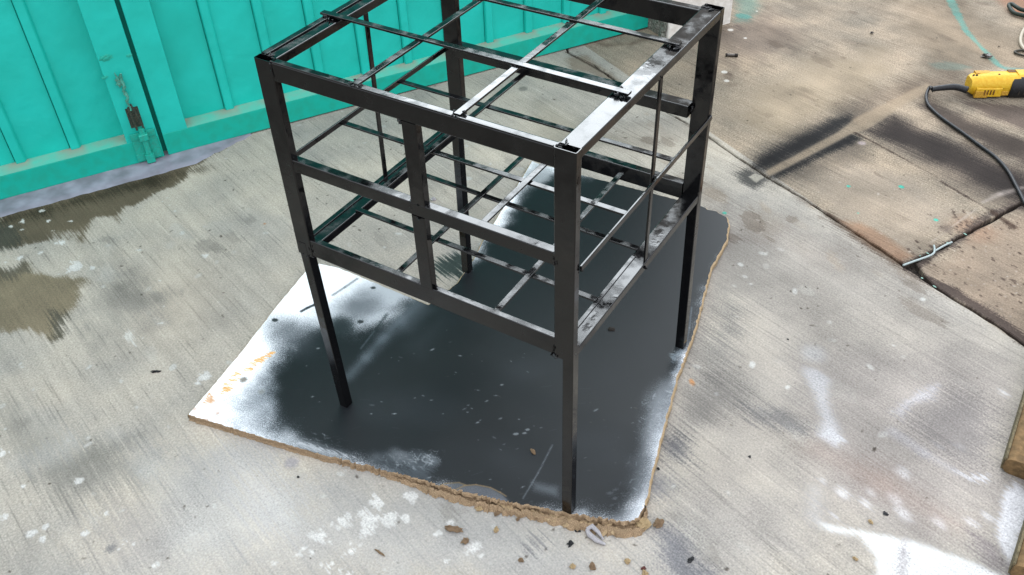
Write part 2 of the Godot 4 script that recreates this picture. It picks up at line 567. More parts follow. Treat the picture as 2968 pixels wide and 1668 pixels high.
	cv.poly([Vector2(0.607, -3.192), Vector2(0.848, -3.317), Vector2(0.901, -2.938), Vector2(0.771, -2.900), Vector2(0.714, -2.956)], c8(190, 140, 112), 0.7, 0.04, 0.0, 0.03)
	cv.spot(Vector2(0.741, -2.967), 0.012, c8(226, 140, 104), 0.8, 0.008, 0.0, 0.01, 2.2, 0.2)
	cv.poly([Vector2(0.792, -0.952), Vector2(1.015, -1.476), Vector2(1.233, -1.577), Vector2(1.322, -0.759), Vector2(1.122, -0.814)], c8(172, 150, 130), 0.6, 0.03, 0.02, 0.05)
	cv.poly([Vector2(0.434, -1.504), Vector2(0.641, -1.472), Vector2(0.855, -1.343), Vector2(0.837, -1.188), Vector2(0.745, -0.981), Vector2(0.543, -1.104), Vector2(0.378, -1.232)], c8(184, 168, 150), 0.6, 0.06, 0.03, 0.06)
	cv.spot(Vector2(0.902, -1.265), 0.06, c8(196, 150, 120), 0.5, 0.05, 0.0, 0.04)
	for i in 60:
		var p := Vector2(rng.randf_range(-0.3, 1.3), rng.randf_range(-3.0, -0.8))
		cv.spot(p, rng.randf_range(0.02, 0.07), c8(112, 98, 84) if rng.randf() < 0.55 else c8(186, 168, 146), rng.randf_range(0.08, 0.22), 0.03, 0.02, 0.06, rng.randf_range(1.2, 2.6), rng.randf_range(-0.3, 0.3))
	for i in 40:
		var p := Vector2(rng.randf_range(-2.0, 1.2), rng.randf_range(-0.9, 1.1))
		cv.spot(p, rng.randf_range(0.02, 0.06), c8(150, 146, 140) if rng.randf() < 0.5 else c8(212, 208, 200), rng.randf_range(0.10, 0.25), 0.03, 0.02, 0.06, rng.randf_range(1.2, 2.6), rng.randf_range(-0.3, 0.3))
	for i in 260:
		var p := Vector2(rng.randf_range(-2.0, 1.2), rng.randf_range(-0.9, 1.15))
		var r := rng.randf_range(0.004, 0.02)
		cv.spot(p, r, c8(222, 217, 206) if rng.randf() < 0.6 else c8(158, 152, 142), rng.randf_range(0.14, 0.4), 0.0025, 0.012, r * 1.6, rng.randf_range(1.0, 3.0), rng.randf_range(-0.4, 0.4))
	for i in 200:
		var p := Vector2(rng.randf_range(-0.3, 1.3), rng.randf_range(-3.0, -0.8))
		var r := rng.randf_range(0.005, 0.02)
		cv.spot(p, r, c8(196, 178, 156) if rng.randf() < 0.55 else c8(120, 104, 90), rng.randf_range(0.14, 0.38), 0.003, 0.01, r * 1.6, rng.randf_range(1.0, 3.0), rng.randf_range(-0.2, 0.5))
	# --- fine speckle
	rng.seed = 77
	for i in 1500:
		var p := Vector2(rng.randf_range(-2.0, 1.6), rng.randf_range(-3.0, 1.2))
		cv.spot(p, rng.randf_range(0.001, 0.0024), c8(70, 62, 54) if rng.randf() < 0.7 else c8(104, 96, 86), rng.randf_range(0.3, 0.8), 0.0015, 0.0, 0.003, rng.randf_range(1.0, 2.2), rng.randf() * TAU)
	for i in 380:
		var p := Vector2(rng.randf_range(-2.0, 0.9), rng.randf_range(-0.9, 1.2))
		cv.spot(p, rng.randf_range(0.0015, 0.006) * (1.0 if rng.randf() < 0.85 else 1.8), c8(232, 230, 222), rng.randf_range(0.25, 0.85), 0.002, 0.002, 0.006, rng.randf_range(1.0, 2.0), rng.randf() * TAU)
	for i in 200:
		var p := Vector2(rng.randf_range(0.1, 1.1), rng.randf_range(-1.7, -0.9))
		cv.spot(p, rng.randf_range(0.001, 0.0026), c8(226, 214, 200), rng.randf_range(0.3, 0.7), 0.0015, 0.0, 0.003, rng.randf_range(1.0, 2.5), rng.randf() * TAU)
	for i in 220:
		var p := Vector2(rng.randf_range(0.75, 1.3), rng.randf_range(-1.4, -0.9))
		cv.spot(p, rng.randf_range(0.0015, 0.0045), c8(72, 58, 52), rng.randf_range(0.4, 0.8), 0.002, 0.0, 0.004, rng.randf_range(1.0, 2.0), 0.3)

	# --- water that has run out from under the gate
	cv.poly([Vector2(-1.845, 0.238), Vector2(-2.065, 0.082), Vector2(-1.522, -0.449), Vector2(-1.505, -0.364), Vector2(-1.487, -0.324), Vector2(-1.459, -0.255), Vector2(-1.510, -0.164), Vector2(-1.518, -0.103), Vector2(-1.515, -0.059), Vector2(-1.528, -0.020), Vector2(-1.473, 0.051), Vector2(-1.524, 0.053), Vector2(-1.549, 0.072), Vector2(-1.494, 0.147), Vector2(-1.492, 0.187), Vector2(-1.490, 0.215), Vector2(-1.550, 0.187), Vector2(-1.647, 0.225), Vector2(-1.692, 0.268), Vector2(-1.688, 0.306), Vector2(-1.739, 0.388)], c8(108, 95, 75), 0.86, 0.014, 0.018, 0.06, 130)
	cv.line([Vector2(-1.869, 0.273), Vector2(-1.769, 0.134), Vector2(-1.699, 0.021), Vector2(-1.581, -0.177), Vector2(-1.487, -0.314)], 0.035, c8(74, 64, 50), 0.8, 0.035, 0.03, 0.02, 120)
	cv.poly([Vector2(-1.927, 0.284), Vector2(-1.760, 0.234), Vector2(-1.699, 0.263), Vector2(-1.683, 0.316), Vector2(-1.759, 0.399)], c8(84, 84, 76), 0.7, 0.02, 0.03, 0.02)
	cv.poly([Vector2(-1.646, 0.452), Vector2(-1.591, 0.367), Vector2(-1.582, 0.331), Vector2(-1.520, 0.334), Vector2(-1.460, 0.335), Vector2(-1.395, 0.325), Vector2(-1.327, 0.330), Vector2(-1.287, 0.358), Vector2(-1.260, 0.396), Vector2(-1.250, 0.425), Vector2(-1.217, 0.460), Vector2(-1.175, 0.505), Vector2(-1.179, 0.537), Vector2(-1.246, 0.546), Vector2(-1.337, 0.559), Vector2(-1.446, 0.589)], c8(142, 128, 102), 0.85, 0.016, 0.016, 0.055, 160)
	cv.poly([Vector2(-1.311, 0.443), Vector2(-1.256, 0.425), Vector2(-1.211, 0.470), Vector2(-1.176, 0.507), Vector2(-1.188, 0.535), Vector2(-1.244, 0.506)], c8(92, 90, 80), 0.75, 0.014, 0.02, 0.03)
	cv.poly([Vector2(-1.642, 0.431), Vector2(-1.593, 0.368), Vector2(-1.582, 0.338), Vector2(-1.524, 0.356), Vector2(-1.555, 0.419)], c8(96, 92, 82), 0.6, 0.015, 0.03, 0.012)
	# --- white paint dripped and splashed
	for s in [[Vector2(-1.577, 0.225), 0.0133], [Vector2(-1.563, 0.215), 0.0292], [Vector2(-1.425, 0.273), 0.0383], [Vector2(-1.455, 0.263), 0.0206], [Vector2(-1.454, 0.232), 0.0155], [Vector2(-1.615, 0.332), 0.0186], [Vector2(-1.578, 0.280), 0.0093], [Vector2(-1.635, 0.368), 0.0106], [Vector2(-1.369, 0.249), 0.0101], [Vector2(-1.702, 0.158), 0.0124], [Vector2(-1.779, 0.201), 0.0140], [Vector2(-1.738, 0.232), 0.0083], [Vector2(-1.636, 0.121), 0.0109], [Vector2(-1.644, 0.186), 0.0108], [Vector2(-1.785, 0.239), 0.0097], [Vector2(-1.773, 0.131), 0.0140], [Vector2(-1.103, 0.030), 0.0135], [Vector2(-0.987, 0.319), 0.0080], [Vector2(-0.721, 0.412), 0.0212], [Vector2(-0.719, 0.436), 0.0095], [Vector2(-0.489, 0.880), 0.0189], [Vector2(-0.470, 0.869), 0.0085], [Vector2(-0.592, 0.843), 0.0146], [Vector2(-0.385, 0.882), 0.0129], [Vector2(-0.587, 0.905), 0.0116], [Vector2(-0.698, 0.969), 0.0119], [Vector2(-0.684, 0.942), 0.0089], [Vector2(-0.727, 0.813), 0.0121], [Vector2(-0.830, 0.891), 0.0083], [Vector2(-0.661, 0.965), 0.0098], [Vector2(-0.965, 0.856), 0.0215], [Vector2(-0.793, 0.970), 0.0142], [Vector2(-0.097, 0.581), 0.0286], [Vector2(-0.115, 0.598), 0.0089], [Vector2(-0.049, 0.546), 0.0356], [Vector2(-0.049, 0.504), 0.0126], [Vector2(-0.035, 0.573), 0.0230], [Vector2(-0.010, 0.515), 0.0267], [Vector2(-0.065, 0.496), 0.0252], [Vector2(-0.115, 0.634), 0.0320], [Vector2(-0.088, 0.636), 0.0106], [Vector2(-0.029, 0.627), 0.0332], [Vector2(-0.128, 0.680), 0.0124], [Vector2(-0.129, 0.700), 0.0141], [Vector2(-0.103, 0.676), 0.0123], [Vector2(0.118, 0.453), 0.0097], [Vector2(0.201, 0.486), 0.0207], [Vector2(0.195, 0.500), 0.0103], [Vector2(0.108, 0.496), 0.0113], [Vector2(0.023, 0.496), 0.0160], [Vector2(-0.003, 0.442), 0.0180], [Vector2(-0.047, 0.679), 0.0348], [Vector2(-0.022, 0.679), 0.0191], [Vector2(0.167, 0.544), 0.0137], [Vector2(-0.156, 0.738), 0.0106], [Vector2(0.226, 0.492), 0.0103], [Vector2(0.004, 0.681), 0.0258]]:
		var r: float = s[1] * 0.55
		cv.spot(s[0], r * 0.8, c8(250, 247, 240), 0.92, 0.0015, r * 0.5, r * 1.2, 1.2, rng.randf() * TAU)
		for i in 5:
			var off := Vector2.from_angle(rng.randf() * TAU) * r * rng.randf_range(0.6, 1.5)
			cv.spot(s[0] + off, r * rng.randf_range(0.12, 0.5), c8(250, 247, 240), rng.randf_range(0.6, 0.95), 0.0012, r * 0.5, r * 0.8, rng.randf_range(1.0, 2.0), rng.randf() * TAU)
	for s in [[Vector2(-0.858, 0.782), 0.0357], [Vector2(-0.832, 0.748), 0.0272], [Vector2(-0.629, 0.698), 0.0439], [Vector2(-0.590, 0.706), 0.0276], [Vector2(-0.871, 0.821), 0.0252], [Vector2(-0.910, 0.856), 0.0211], [Vector2(-0.863, 0.734), 0.0274], [Vector2(-0.773, 0.668), 0.0228], [Vector2(-0.369, 0.781), 0.0370], [Vector2(-0.322, 0.763), 0.0311], [Vector2(-0.406, 0.811), 0.0186], [Vector2(-0.604, 0.865), 0.0175], [Vector2(0.085, 0.615), 0.0514], [Vector2(0.207, 0.592), 0.0505], [Vector2(-0.217, 0.637), 0.0546], [Vector2(-0.271, 0.613), 0.0462]]:
		cv.spot(s[0], s[1] * 0.8, c8(222, 219, 212), 0.32, 0.02, 0.03, s[1] * 0.8, 1.4, 0.2)
	cv.poly([Vector2(-1.048, 0.385), Vector2(-1.031, 0.383), Vector2(-0.975, 0.419), Vector2(-0.991, 0.419), Vector2(-1.035, 0.415)], c8(236, 232, 222), 0.8, 0.004, 0.012, 0.004)
	cv.spot(Vector2(-1.059, -0.186), 0.004, c8(226, 160, 110), 0.8, 0.003)
	cv.spot(Vector2(0.415, -0.225), 0.006, c8(226, 164, 112), 0.9, 0.003, 0.0, 0.004, 1.8, 0.5)
	for s in [[Vector2(-0.272, -2.225), 0.0119], [Vector2(-0.153, -1.858), 0.0125], [Vector2(-0.117, -1.794), 0.0092], [Vector2(-0.188, -2.180), 0.0067], [Vector2(-0.240, -2.454), 0.0053], [Vector2(-0.595, -1.640), 0.0093], [Vector2(-0.564, -1.640), 0.0093]]:
		cv.spot(s[0], s[1], c8(244, 238, 226), 0.95, 0.002, 0.0, 0.004)
	# --- white spray on the near slab
	cv.poly([Vector2(0.648, -0.414), Vector2(0.681, -0.426), Vector2(0.713, -0.409), Vector2(0.728, -0.362), Vector2(0.755, -0.299), Vector2(0.812, -0.228), Vector2(0.798, -0.201), Vector2(0.752, -0.217), Vector2(0.748, -0.277), Vector2(0.713, -0.326), Vector2(0.682, -0.369)], c8(226, 225, 227), 0.7, 0.014, 0.015, 0.014)
	cv.poly([Vector2(0.753, -0.213), Vector2(0.775, -0.253), Vector2(0.812, -0.228), Vector2(0.801, -0.203)], c8(240, 239, 240), 0.6, 0.008, 0.012, 0.008)
	cv.spot(Vector2(0.651, -0.482), 0.025, c8(214, 214, 214), 0.5, 0.02, 0.0, 0.02)
	cv.poly([Vector2(0.827, 0.033), Vector2(0.885, 0.015), Vector2(0.941, -0.002), Vector2(1.000, -0.017), Vector2(1.060, -0.026), Vector2(1.130, -0.032), Vector2(1.200, -0.027), Vector2(1.218, 0.048), Vector2(1.012, 0.170), Vector2(0.964, 0.055), Vector2(0.918, 0.026), Vector2(0.858, 0.046)], c8(255, 254, 250), 0.97, 0.01, 0.008, 0.012)
	cv.line([Vector2(1.010, -0.017), Vector2(1.015, 0.015), Vector2(1.027, 0.075)], 0.012, c8(206, 200, 200), 0.6, 0.008, 0.0, 0.01)
	cv.line([Vector2(0.798, -0.049), Vector2(0.822, 0.025)], 0.03, c8(220, 216, 212), 0.6, 0.03, 0.02, 0.02)
	cv.poly([Vector2(1.172, -0.262), Vector2(1.187, -0.305), Vector2(1.226, -0.278), Vector2(1.241, -0.180), Vector2(1.212, -0.157), Vector2(1.229, -0.116), Vector2(1.213, -0.068), Vector2(1.185, -0.110), Vector2(1.175, -0.162)], c8(246, 244, 246), 0.9, 0.008, 0.012, 0.008)
	cv.poly([Vector2(0.890, -0.382), Vector2(0.906, -0.438), Vector2(0.924, -0.483), Vector2(0.964, -0.534), Vector2(0.970, -0.475), Vector2(0.925, -0.429), Vector2(0.915, -0.370)], c8(216, 212, 214), 0.75, 0.012, 0.02, 0.01)
	cv.line([Vector2(0.907, -0.317), Vector2(0.987, -0.289), Vector2(1.063, -0.267)], 0.022, c8(200, 196, 198), 0.55, 0.012, 0.01, 0.01)
	cv.poly([Vector2(1.058, -0.269), Vector2(1.092, -0.272), Vector2(1.129, -0.298), Vector2(1.133, -0.273), Vector2(1.098, -0.259)], c8(236, 234, 236), 0.9, 0.006, 0.02, 0.006)
	for s in [[Vector2(0.855, -0.073), 0.0224], [Vector2(0.910, -0.069), 0.0168], [Vector2(0.963, -0.117), 0.0132], [Vector2(0.987, -0.087), 0.0169], [Vector2(0.860, 0.001), 0.0110], [Vector2(0.804, -0.088), 0.0113], [Vector2(0.962, -0.198), 0.0097], [Vector2(1.056, -0.352), 0.0182], [Vector2(1.012, -0.326), 0.0090], [Vector2(1.123, -0.136), 0.0190], [Vector2(1.150, -0.172), 0.0116], [Vector2(1.065, -0.101), 0.0169], [Vector2(0.911, -0.105), 0.0075], [Vector2(1.104, -0.391), 0.0123], [Vector2(1.114, -0.584), 0.0173]]:
		cv.spot(s[0], s[1] * 0.72, c8(244, 240, 238), 0.68, 0.007, 0.010, 0.014, 1.5, 0.2)
	# --- black overspray, soft at the edges
	cv.poly([Vector2(0.916, -0.377), Vector2(0.959, -0.462), Vector2(1.004, -0.542), Vector2(1.111, -0.517), Vector2(1.134, -0.391), Vector2(1.110, -0.301), Vector2(1.058, -0.288), Vector2(0.994, -0.310)], c8(140, 134, 131), 0.7, 0.05, 0.03, 0.03)
	cv.line([Vector2(0.761, -0.170), Vector2(0.927, -0.148), Vector2(1.095, -0.114)], 0.05, c8(196, 170, 156), 0.35, 0.04, 0.02, 0.02)
	cv.poly([Vector2(1.117, -0.117), Vector2(1.185, -0.106), Vector2(1.220, -0.056), Vector2(1.187, -0.047), Vector2(1.139, -0.078)], c8(142, 132, 132), 0.7, 0.02, 0.02, 0.01)
	cv.poly([Vector2(0.433, -0.216), Vector2(0.472, -0.282), Vector2(0.545, -0.267), Vector2(0.563, -0.196), Vector2(0.505, -0.135), Vector2(0.483, -0.057), Vector2(0.440, -0.111)], c8(126, 122, 118), 0.5, 0.045, 0.05, 0.02)
	cv.poly([Vector2(0.375, -0.424), Vector2(0.400, -0.537), Vector2(0.465, -0.475), Vector2(0.456, -0.347), Vector2(0.419, -0.295)], c8(140, 137, 132), 0.6, 0.05, 0.05, 0.03)
	cv.poly([Vector2(0.562, -0.222), Vector2(0.645, -0.243), Vector2(0.715, -0.219), Vector2(0.697, -0.195), Vector2(0.605, -0.180)], c8(132, 130, 130), 0.6, 0.025, 0.04, 0.02)
	cv.spot(Vector2(0.469, -0.004), 0.035, c8(98, 98, 102), 0.75, 0.03, 0.03, 0.02, 1.3, 0.3)
	cv.spot(Vector2(0.476, 0.128), 0.03, c8(140, 140, 144), 0.6, 0.03, 0.03, 0.02)
	cv.poly([Vector2(0.549, 0.229), Vector2(0.583, 0.230), Vector2(0.630, 0.283), Vector2(0.678, 0.282), Vector2(0.638, 0.336), Vector2(0.578, 0.293)], c8(140, 140, 146), 0.7, 0.03, 0.02, 0.02)
	cv.poly([Vector2(0.298, 0.397), Vector2(0.311, 0.374), Vector2(0.331, 0.378), Vector2(0.325, 0.413), Vector2(0.310, 0.432)], c8(150, 148, 148), 0.6, 0.012, 0.03, 0.0)
	cv.spot(Vector2(-0.316, 0.509), 0.017, c8(160, 156, 162), 0.6, 0.007)
	cv.spot(Vector2(-0.785, -1.353), 0.017, c8(136, 134, 126), 0.75, 0.006)
	cv.spot(Vector2(-0.507, -0.557), 0.05, c8(140, 140, 130), 0.3, 0.04)
	cv.poly([Vector2(-0.469, -0.273), Vector2(-0.441, -0.343), Vector2(-0.401, -0.380), Vector2(-0.341, -0.290), Vector2(-0.375, -0.270), Vector2(-0.421, -0.260)], c8(62, 76, 72), 0.9, 0.012, 0.04, 0.006)
	cv.poly([Vector2(-0.674, -1.281), Vector2(-0.543, -1.264), Vector2(-0.265, -1.169), Vector2(-0.351, -1.070), Vector2(-0.524, -1.027)], c8(168, 160, 138), 0.4, 0.06, 0.05, 0.04)
	cv.spot(Vector2(-0.505, 0.903), 0.012, c8(120, 120, 122), 0.6, 0.006, 0.0, 0.006)
	# outline left where square tube was painted on the slab
	cv.poly([Vector2(0.170, -1.210), Vector2(0.180, -1.415), Vector2(0.304, -1.728), Vector2(0.370, -1.850), Vector2(0.427, -1.739), Vector2(0.387, -1.581), Vector2(0.308, -1.335), Vector2(0.236, -1.199)], c8(84, 78, 72), 0.6, 0.07, 0.02, 0.02)
	cv.poly([Vector2(0.257, -1.210), Vector2(0.419, -1.620), Vector2(0.515, -1.600), Vector2(0.474, -1.451), Vector2(0.375, -1.276), Vector2(0.299, -1.188)], c8(92, 84, 76), 0.5, 0.05, 0.02, 0.02)
	cv.poly([Vector2(0.466, -1.689), Vector2(0.522, -1.847), Vector2(0.732, -1.771), Vector2(1.015, -1.680), Vector2(1.060, -1.395), Vector2(0.913, -1.419), Vector2(0.750, -1.485), Vector2(0.588, -1.589)], c8(92, 82, 75), 0.55, 0.07, 0.02, 0.02)
	cv.poly([Vector2(0.183, -1.241), Vector2(0.182, -1.267), Vector2(0.201, -1.375), Vector2(0.253, -1.495), Vector2(0.292, -1.604), Vector2(0.319, -1.705), Vector2(0.374, -1.763), Vector2(0.400, -1.729), Vector2(0.379, -1.647), Vector2(0.340, -1.534), Vector2(0.285, -1.401), Vector2(0.233, -1.271)], c8(36, 36, 37), 0.92, 0.03, 0.012, 0.014)
	cv.poly([Vector2(0.252, -1.222), Vector2(0.415, -1.634), Vector2(0.460, -1.624), Vector2(0.424, -1.547), Vector2(0.364, -1.413), Vector2(0.316, -1.310), Vector2(0.286, -1.243)], c8(34, 34, 35), 0.95, 0.02, 0.008, 0.01)
	cv.poly([Vector2(0.460, -1.694), Vector2(0.515, -1.840), Vector2(0.566, -1.809), Vector2(0.751, -1.732), Vector2(0.900, -1.675), Vector2(1.023, -1.632), Vector2(1.048, -1.473), Vector2(0.947, -1.519), Vector2(0.821, -1.546), Vector2(0.709, -1.594), Vector2(0.605, -1.652), Vector2(0.501, -1.673)], c8(54, 48, 46), 0.85, 0.042, 0.015, 0.025)
	cv.poly([Vector2(0.571, -1.951), Vector2(0.601, -2.008), Vector2(0.700, -1.972), Vector2(0.812, -1.933), Vector2(0.987, -1.861), Vector2(1.015, -1.680), Vector2(0.926, -1.749), Vector2(0.819, -1.798), Vector2(0.664, -1.846)], c8(72, 63, 58), 0.8, 0.036, 0.015, 0.025)
	cv.poly([Vector2(0.707, -2.058), Vector2(0.832, -2.102), Vector2(0.945, -2.135), Vector2(0.976, -1.932), Vector2(0.805, -1.988)], c8(100, 87, 80), 0.75, 0.02, 0.02, 0.012)
	cv.poly([Vector2(0.391, -1.733), Vector2(0.458, -1.899), Vector2(0.537, -2.091), Vector2(0.567, -2.071), Vector2(0.509, -1.897), Vector2(0.437, -1.703)], c8(186, 160, 132), 0.6, 0.012, 0.01, 0.006)
	cv.poly([Vector2(0.236, -1.261), Vector2(0.307, -1.444), Vector2(0.372, -1.621), Vector2(0.397, -1.734), Vector2(0.460, -1.893), Vector2(0.562, -2.148), Vector2(0.591, -2.102), Vector2(0.514, -1.877), Vector2(0.457, -1.695), Vector2(0.415, -1.637), Vector2(0.336, -1.432), Vector2(0.256, -1.234)], c8(172, 154, 131), 0.75, 0.007, 0.004, 0.006)
	cv.poly([Vector2(0.150, -1.199), Vector2(0.176, -1.237), Vector2(0.221, -1.238), Vector2(0.262, -1.213), Vector2(0.255, -1.172), Vector2(0.239, -1.140), Vector2(0.184, -1.151)], c8(70, 70, 68), 0.8, 0.018, 0.01, 0.006)
	cv.poly([Vector2(0.197, -1.196), Vector2(0.210, -1.229), Vector2(0.249, -1.225), Vector2(0.235, -1.177)], c8(176, 170, 156), 0.95, 0.003, 0.003, 0.002)
	cv.line([Vector2(0.427, -1.652), Vector2(0.538, -1.602), Vector2(0.644, -1.551), Vector2(0.746, -1.502)], 0.007, c8(70, 58, 50), 0.8, 0.004, 0.0, 0.006)
	cv.line([Vector2(0.761, -1.482), Vector2(0.847, -1.435), Vector2(0.940, -1.387), Vector2(0.963, -1.370)], 0.008, c8(64, 52, 46), 0.75, 0.004, 0.0, 0.008)
	cv.line([Vector2(0.902, -1.425), Vector2(0.940, -1.500), Vector2(0.998, -1.577)], 0.012, c8(214, 200, 190), 0.5, 0.008, 0.0, 0.01)
	cv.line([Vector2(0.809, -1.133), Vector2(0.845, -1.244), Vector2(0.904, -1.414)], 0.006, c8(210, 196, 182), 0.5, 0.004, 0.0, 0.008)
	cv.spot(Vector2(0.834, -1.227), 0.02, c8(110, 96, 88), 0.6, 0.015, 0.01, 0.01)
	cv.spot(Vector2(0.468, -1.595), 0.012, c8(196, 180, 178), 0.8, 0.006, 0.0, 0.012)
	# earth and rust washed along the joint
	cv.line([Vector2(-0.175, -1.443), Vector2(-0.019, -1.371), Vector2(0.141, -1.286), Vector2(0.252, -1.227), Vector2(0.347, -1.187)], 0.014, c8(88, 76, 64), 0.65, 0.007, 0.004, 0.01, -1, -20)
	cv.line([Vector2(0.332, -1.194), Vector2(0.494, -1.119), Vector2(0.600, -1.055), Vector2(0.745, -0.981)], 0.022, c8(92, 76, 64), 0.7, 0.014, 0.012, 0.012, -1, -20)
	cv.poly([Vector2(0.543, -1.104), Vector2(0.599, -1.136), Vector2(0.673, -1.096), Vector2(0.772, -1.034), Vector2(0.741, -0.994), Vector2(0.624, -1.048)], c8(176, 128, 96), 0.5, 0.018, 0.01, 0.02)
	cv.poly([Vector2(0.773, -0.969), Vector2(0.856, -0.960), Vector2(0.925, -0.953), Vector2(0.996, -0.918), Vector2(1.081, -0.871), Vector2(1.159, -0.812), Vector2(1.120, -0.789), Vector2(1.040, -0.845), Vector2(0.960, -0.884), Vector2(0.857, -0.925)], c8(88, 76, 70), 0.9, 0.009, 0.01, 0.014, -1, -25)
	cv.line([Vector2(0.784, -0.985), Vector2(0.863, -1.159), Vector2(0.941, -1.379), Vector2(1.015, -1.476)], 0.026, c8(78, 68, 64), 0.75, 0.012, 0.01, 0.014, -1, -20)
	cv.line([Vector2(0.940, -1.387), Vector2(1.010, -1.336)], 0.022, c8(78, 62, 52), 0.8, 0.008, 0.0, 0.012)
	cv.poly([Vector2(-0.692, -1.587), Vector2(-0.761, -1.653), Vector2(-0.700, -1.720), Vector2(-0.470, -1.577), Vector2(-0.363, -1.451), Vector2(-0.445, -1.497), Vector2(-0.605, -1.601)], c8(150, 132, 112), 0.6, 0.02, 0.01, 0.02)
	cv.line([Vector2(-0.791, -1.707), Vector2(-0.669, -1.661), Vector2(-0.550, -1.614), Vector2(-0.463, -1.562), Vector2(-0.310, -1.491)], 0.006, c8(84, 72, 62), 0.85, 0.004, 0.0, 0.006, -1, -60)
	cv.line([Vector2(-0.776, -1.860), Vector2(-0.669, -1.844), Vector2(-0.587, -1.906), Vector2(-0.532, -2.027)], 0.02, c8(120, 104, 90), 0.6, 0.02, 0.0, 0.02)
	cv.line([Vector2(-0.320, -2.215), Vector2(-0.265, -2.275), Vector2(-0.233, -2.253)], 0.012, c8(110, 96, 88), 0.6, 0.012, 0.0, 0.01)
	# turquoise brushed and spilt
	cv.line([Vector2(0.424, -3.053), Vector2(0.474, -2.952), Vector2(0.530, -2.820), Vector2(0.597, -2.671), Vector2(0.689, -2.534), Vector2(0.768, -2.423), Vector2(0.825, -2.386)], 0.026, c8(122, 172, 158), 0.8, 0.005, 0.008, 0.009)
	cv.line([Vector2(0.783, -2.409), Vector2(0.827, -2.413), Vector2(0.899, -2.432)], 0.03, c8(128, 164, 156), 0.65, 0.008, 0.008, 0.008)
	cv.poly([Vector2(0.539, -2.304), Vector2(0.582, -2.347), Vector2(0.645, -2.360), Vector2(0.684, -2.356), Vector2(0.654, -2.313), Vector2(0.570, -2.281)], c8(128, 154, 144), 0.45, 0.01, 0.02, 0.012)
	cv.spot(Vector2(-0.273, -2.380), 0.022, c8(110, 174, 162), 0.85, 0.006, 0.008, 0.012, 1.5, -0.4)
	cv.poly([Vector2(-0.380, -2.590), Vector2(-0.298, -2.633), Vector2(-0.245, -2.492), Vector2(-0.235, -2.338), Vector2(-0.279, -2.314)], c8(110, 160, 148), 0.5, 0.03, 0.02, 0.02)
	for s in [[Vector2(0.504, -1.309), 0.0040], [Vector2(0.655, -1.389), 0.0067], [Vector2(0.575, -1.175), 0.0038], [Vector2(0.795, -1.257), 0.0078], [Vector2(0.208, -0.965), 0.0037]]:
		cv.spot(s[0], s[1], c8(96, 208, 184), 0.95, 0.002, 0.0, 0.006)
	return cv

func jag(points: Array, each := 0.02, amount := 0.0025) -> PackedVector2Array:
	var out := PackedVector2Array()
	for i in points.size():
		var a: Vector2 = points[i]
		var b: Vector2 = points[(i + 1) % points.size()]
		var n := maxi(1, int(a.distance_to(b) / each))
		if a.distance_to(b) > 1.9:
			n = 1
		for j in n:
			out.append(a.lerp(b, float(j) / n) + (Vector2(rng.randf_range(-1, 1), rng.randf_range(-1, 1)) * amount if n > 1 else Vector2.ZERO))
	return out

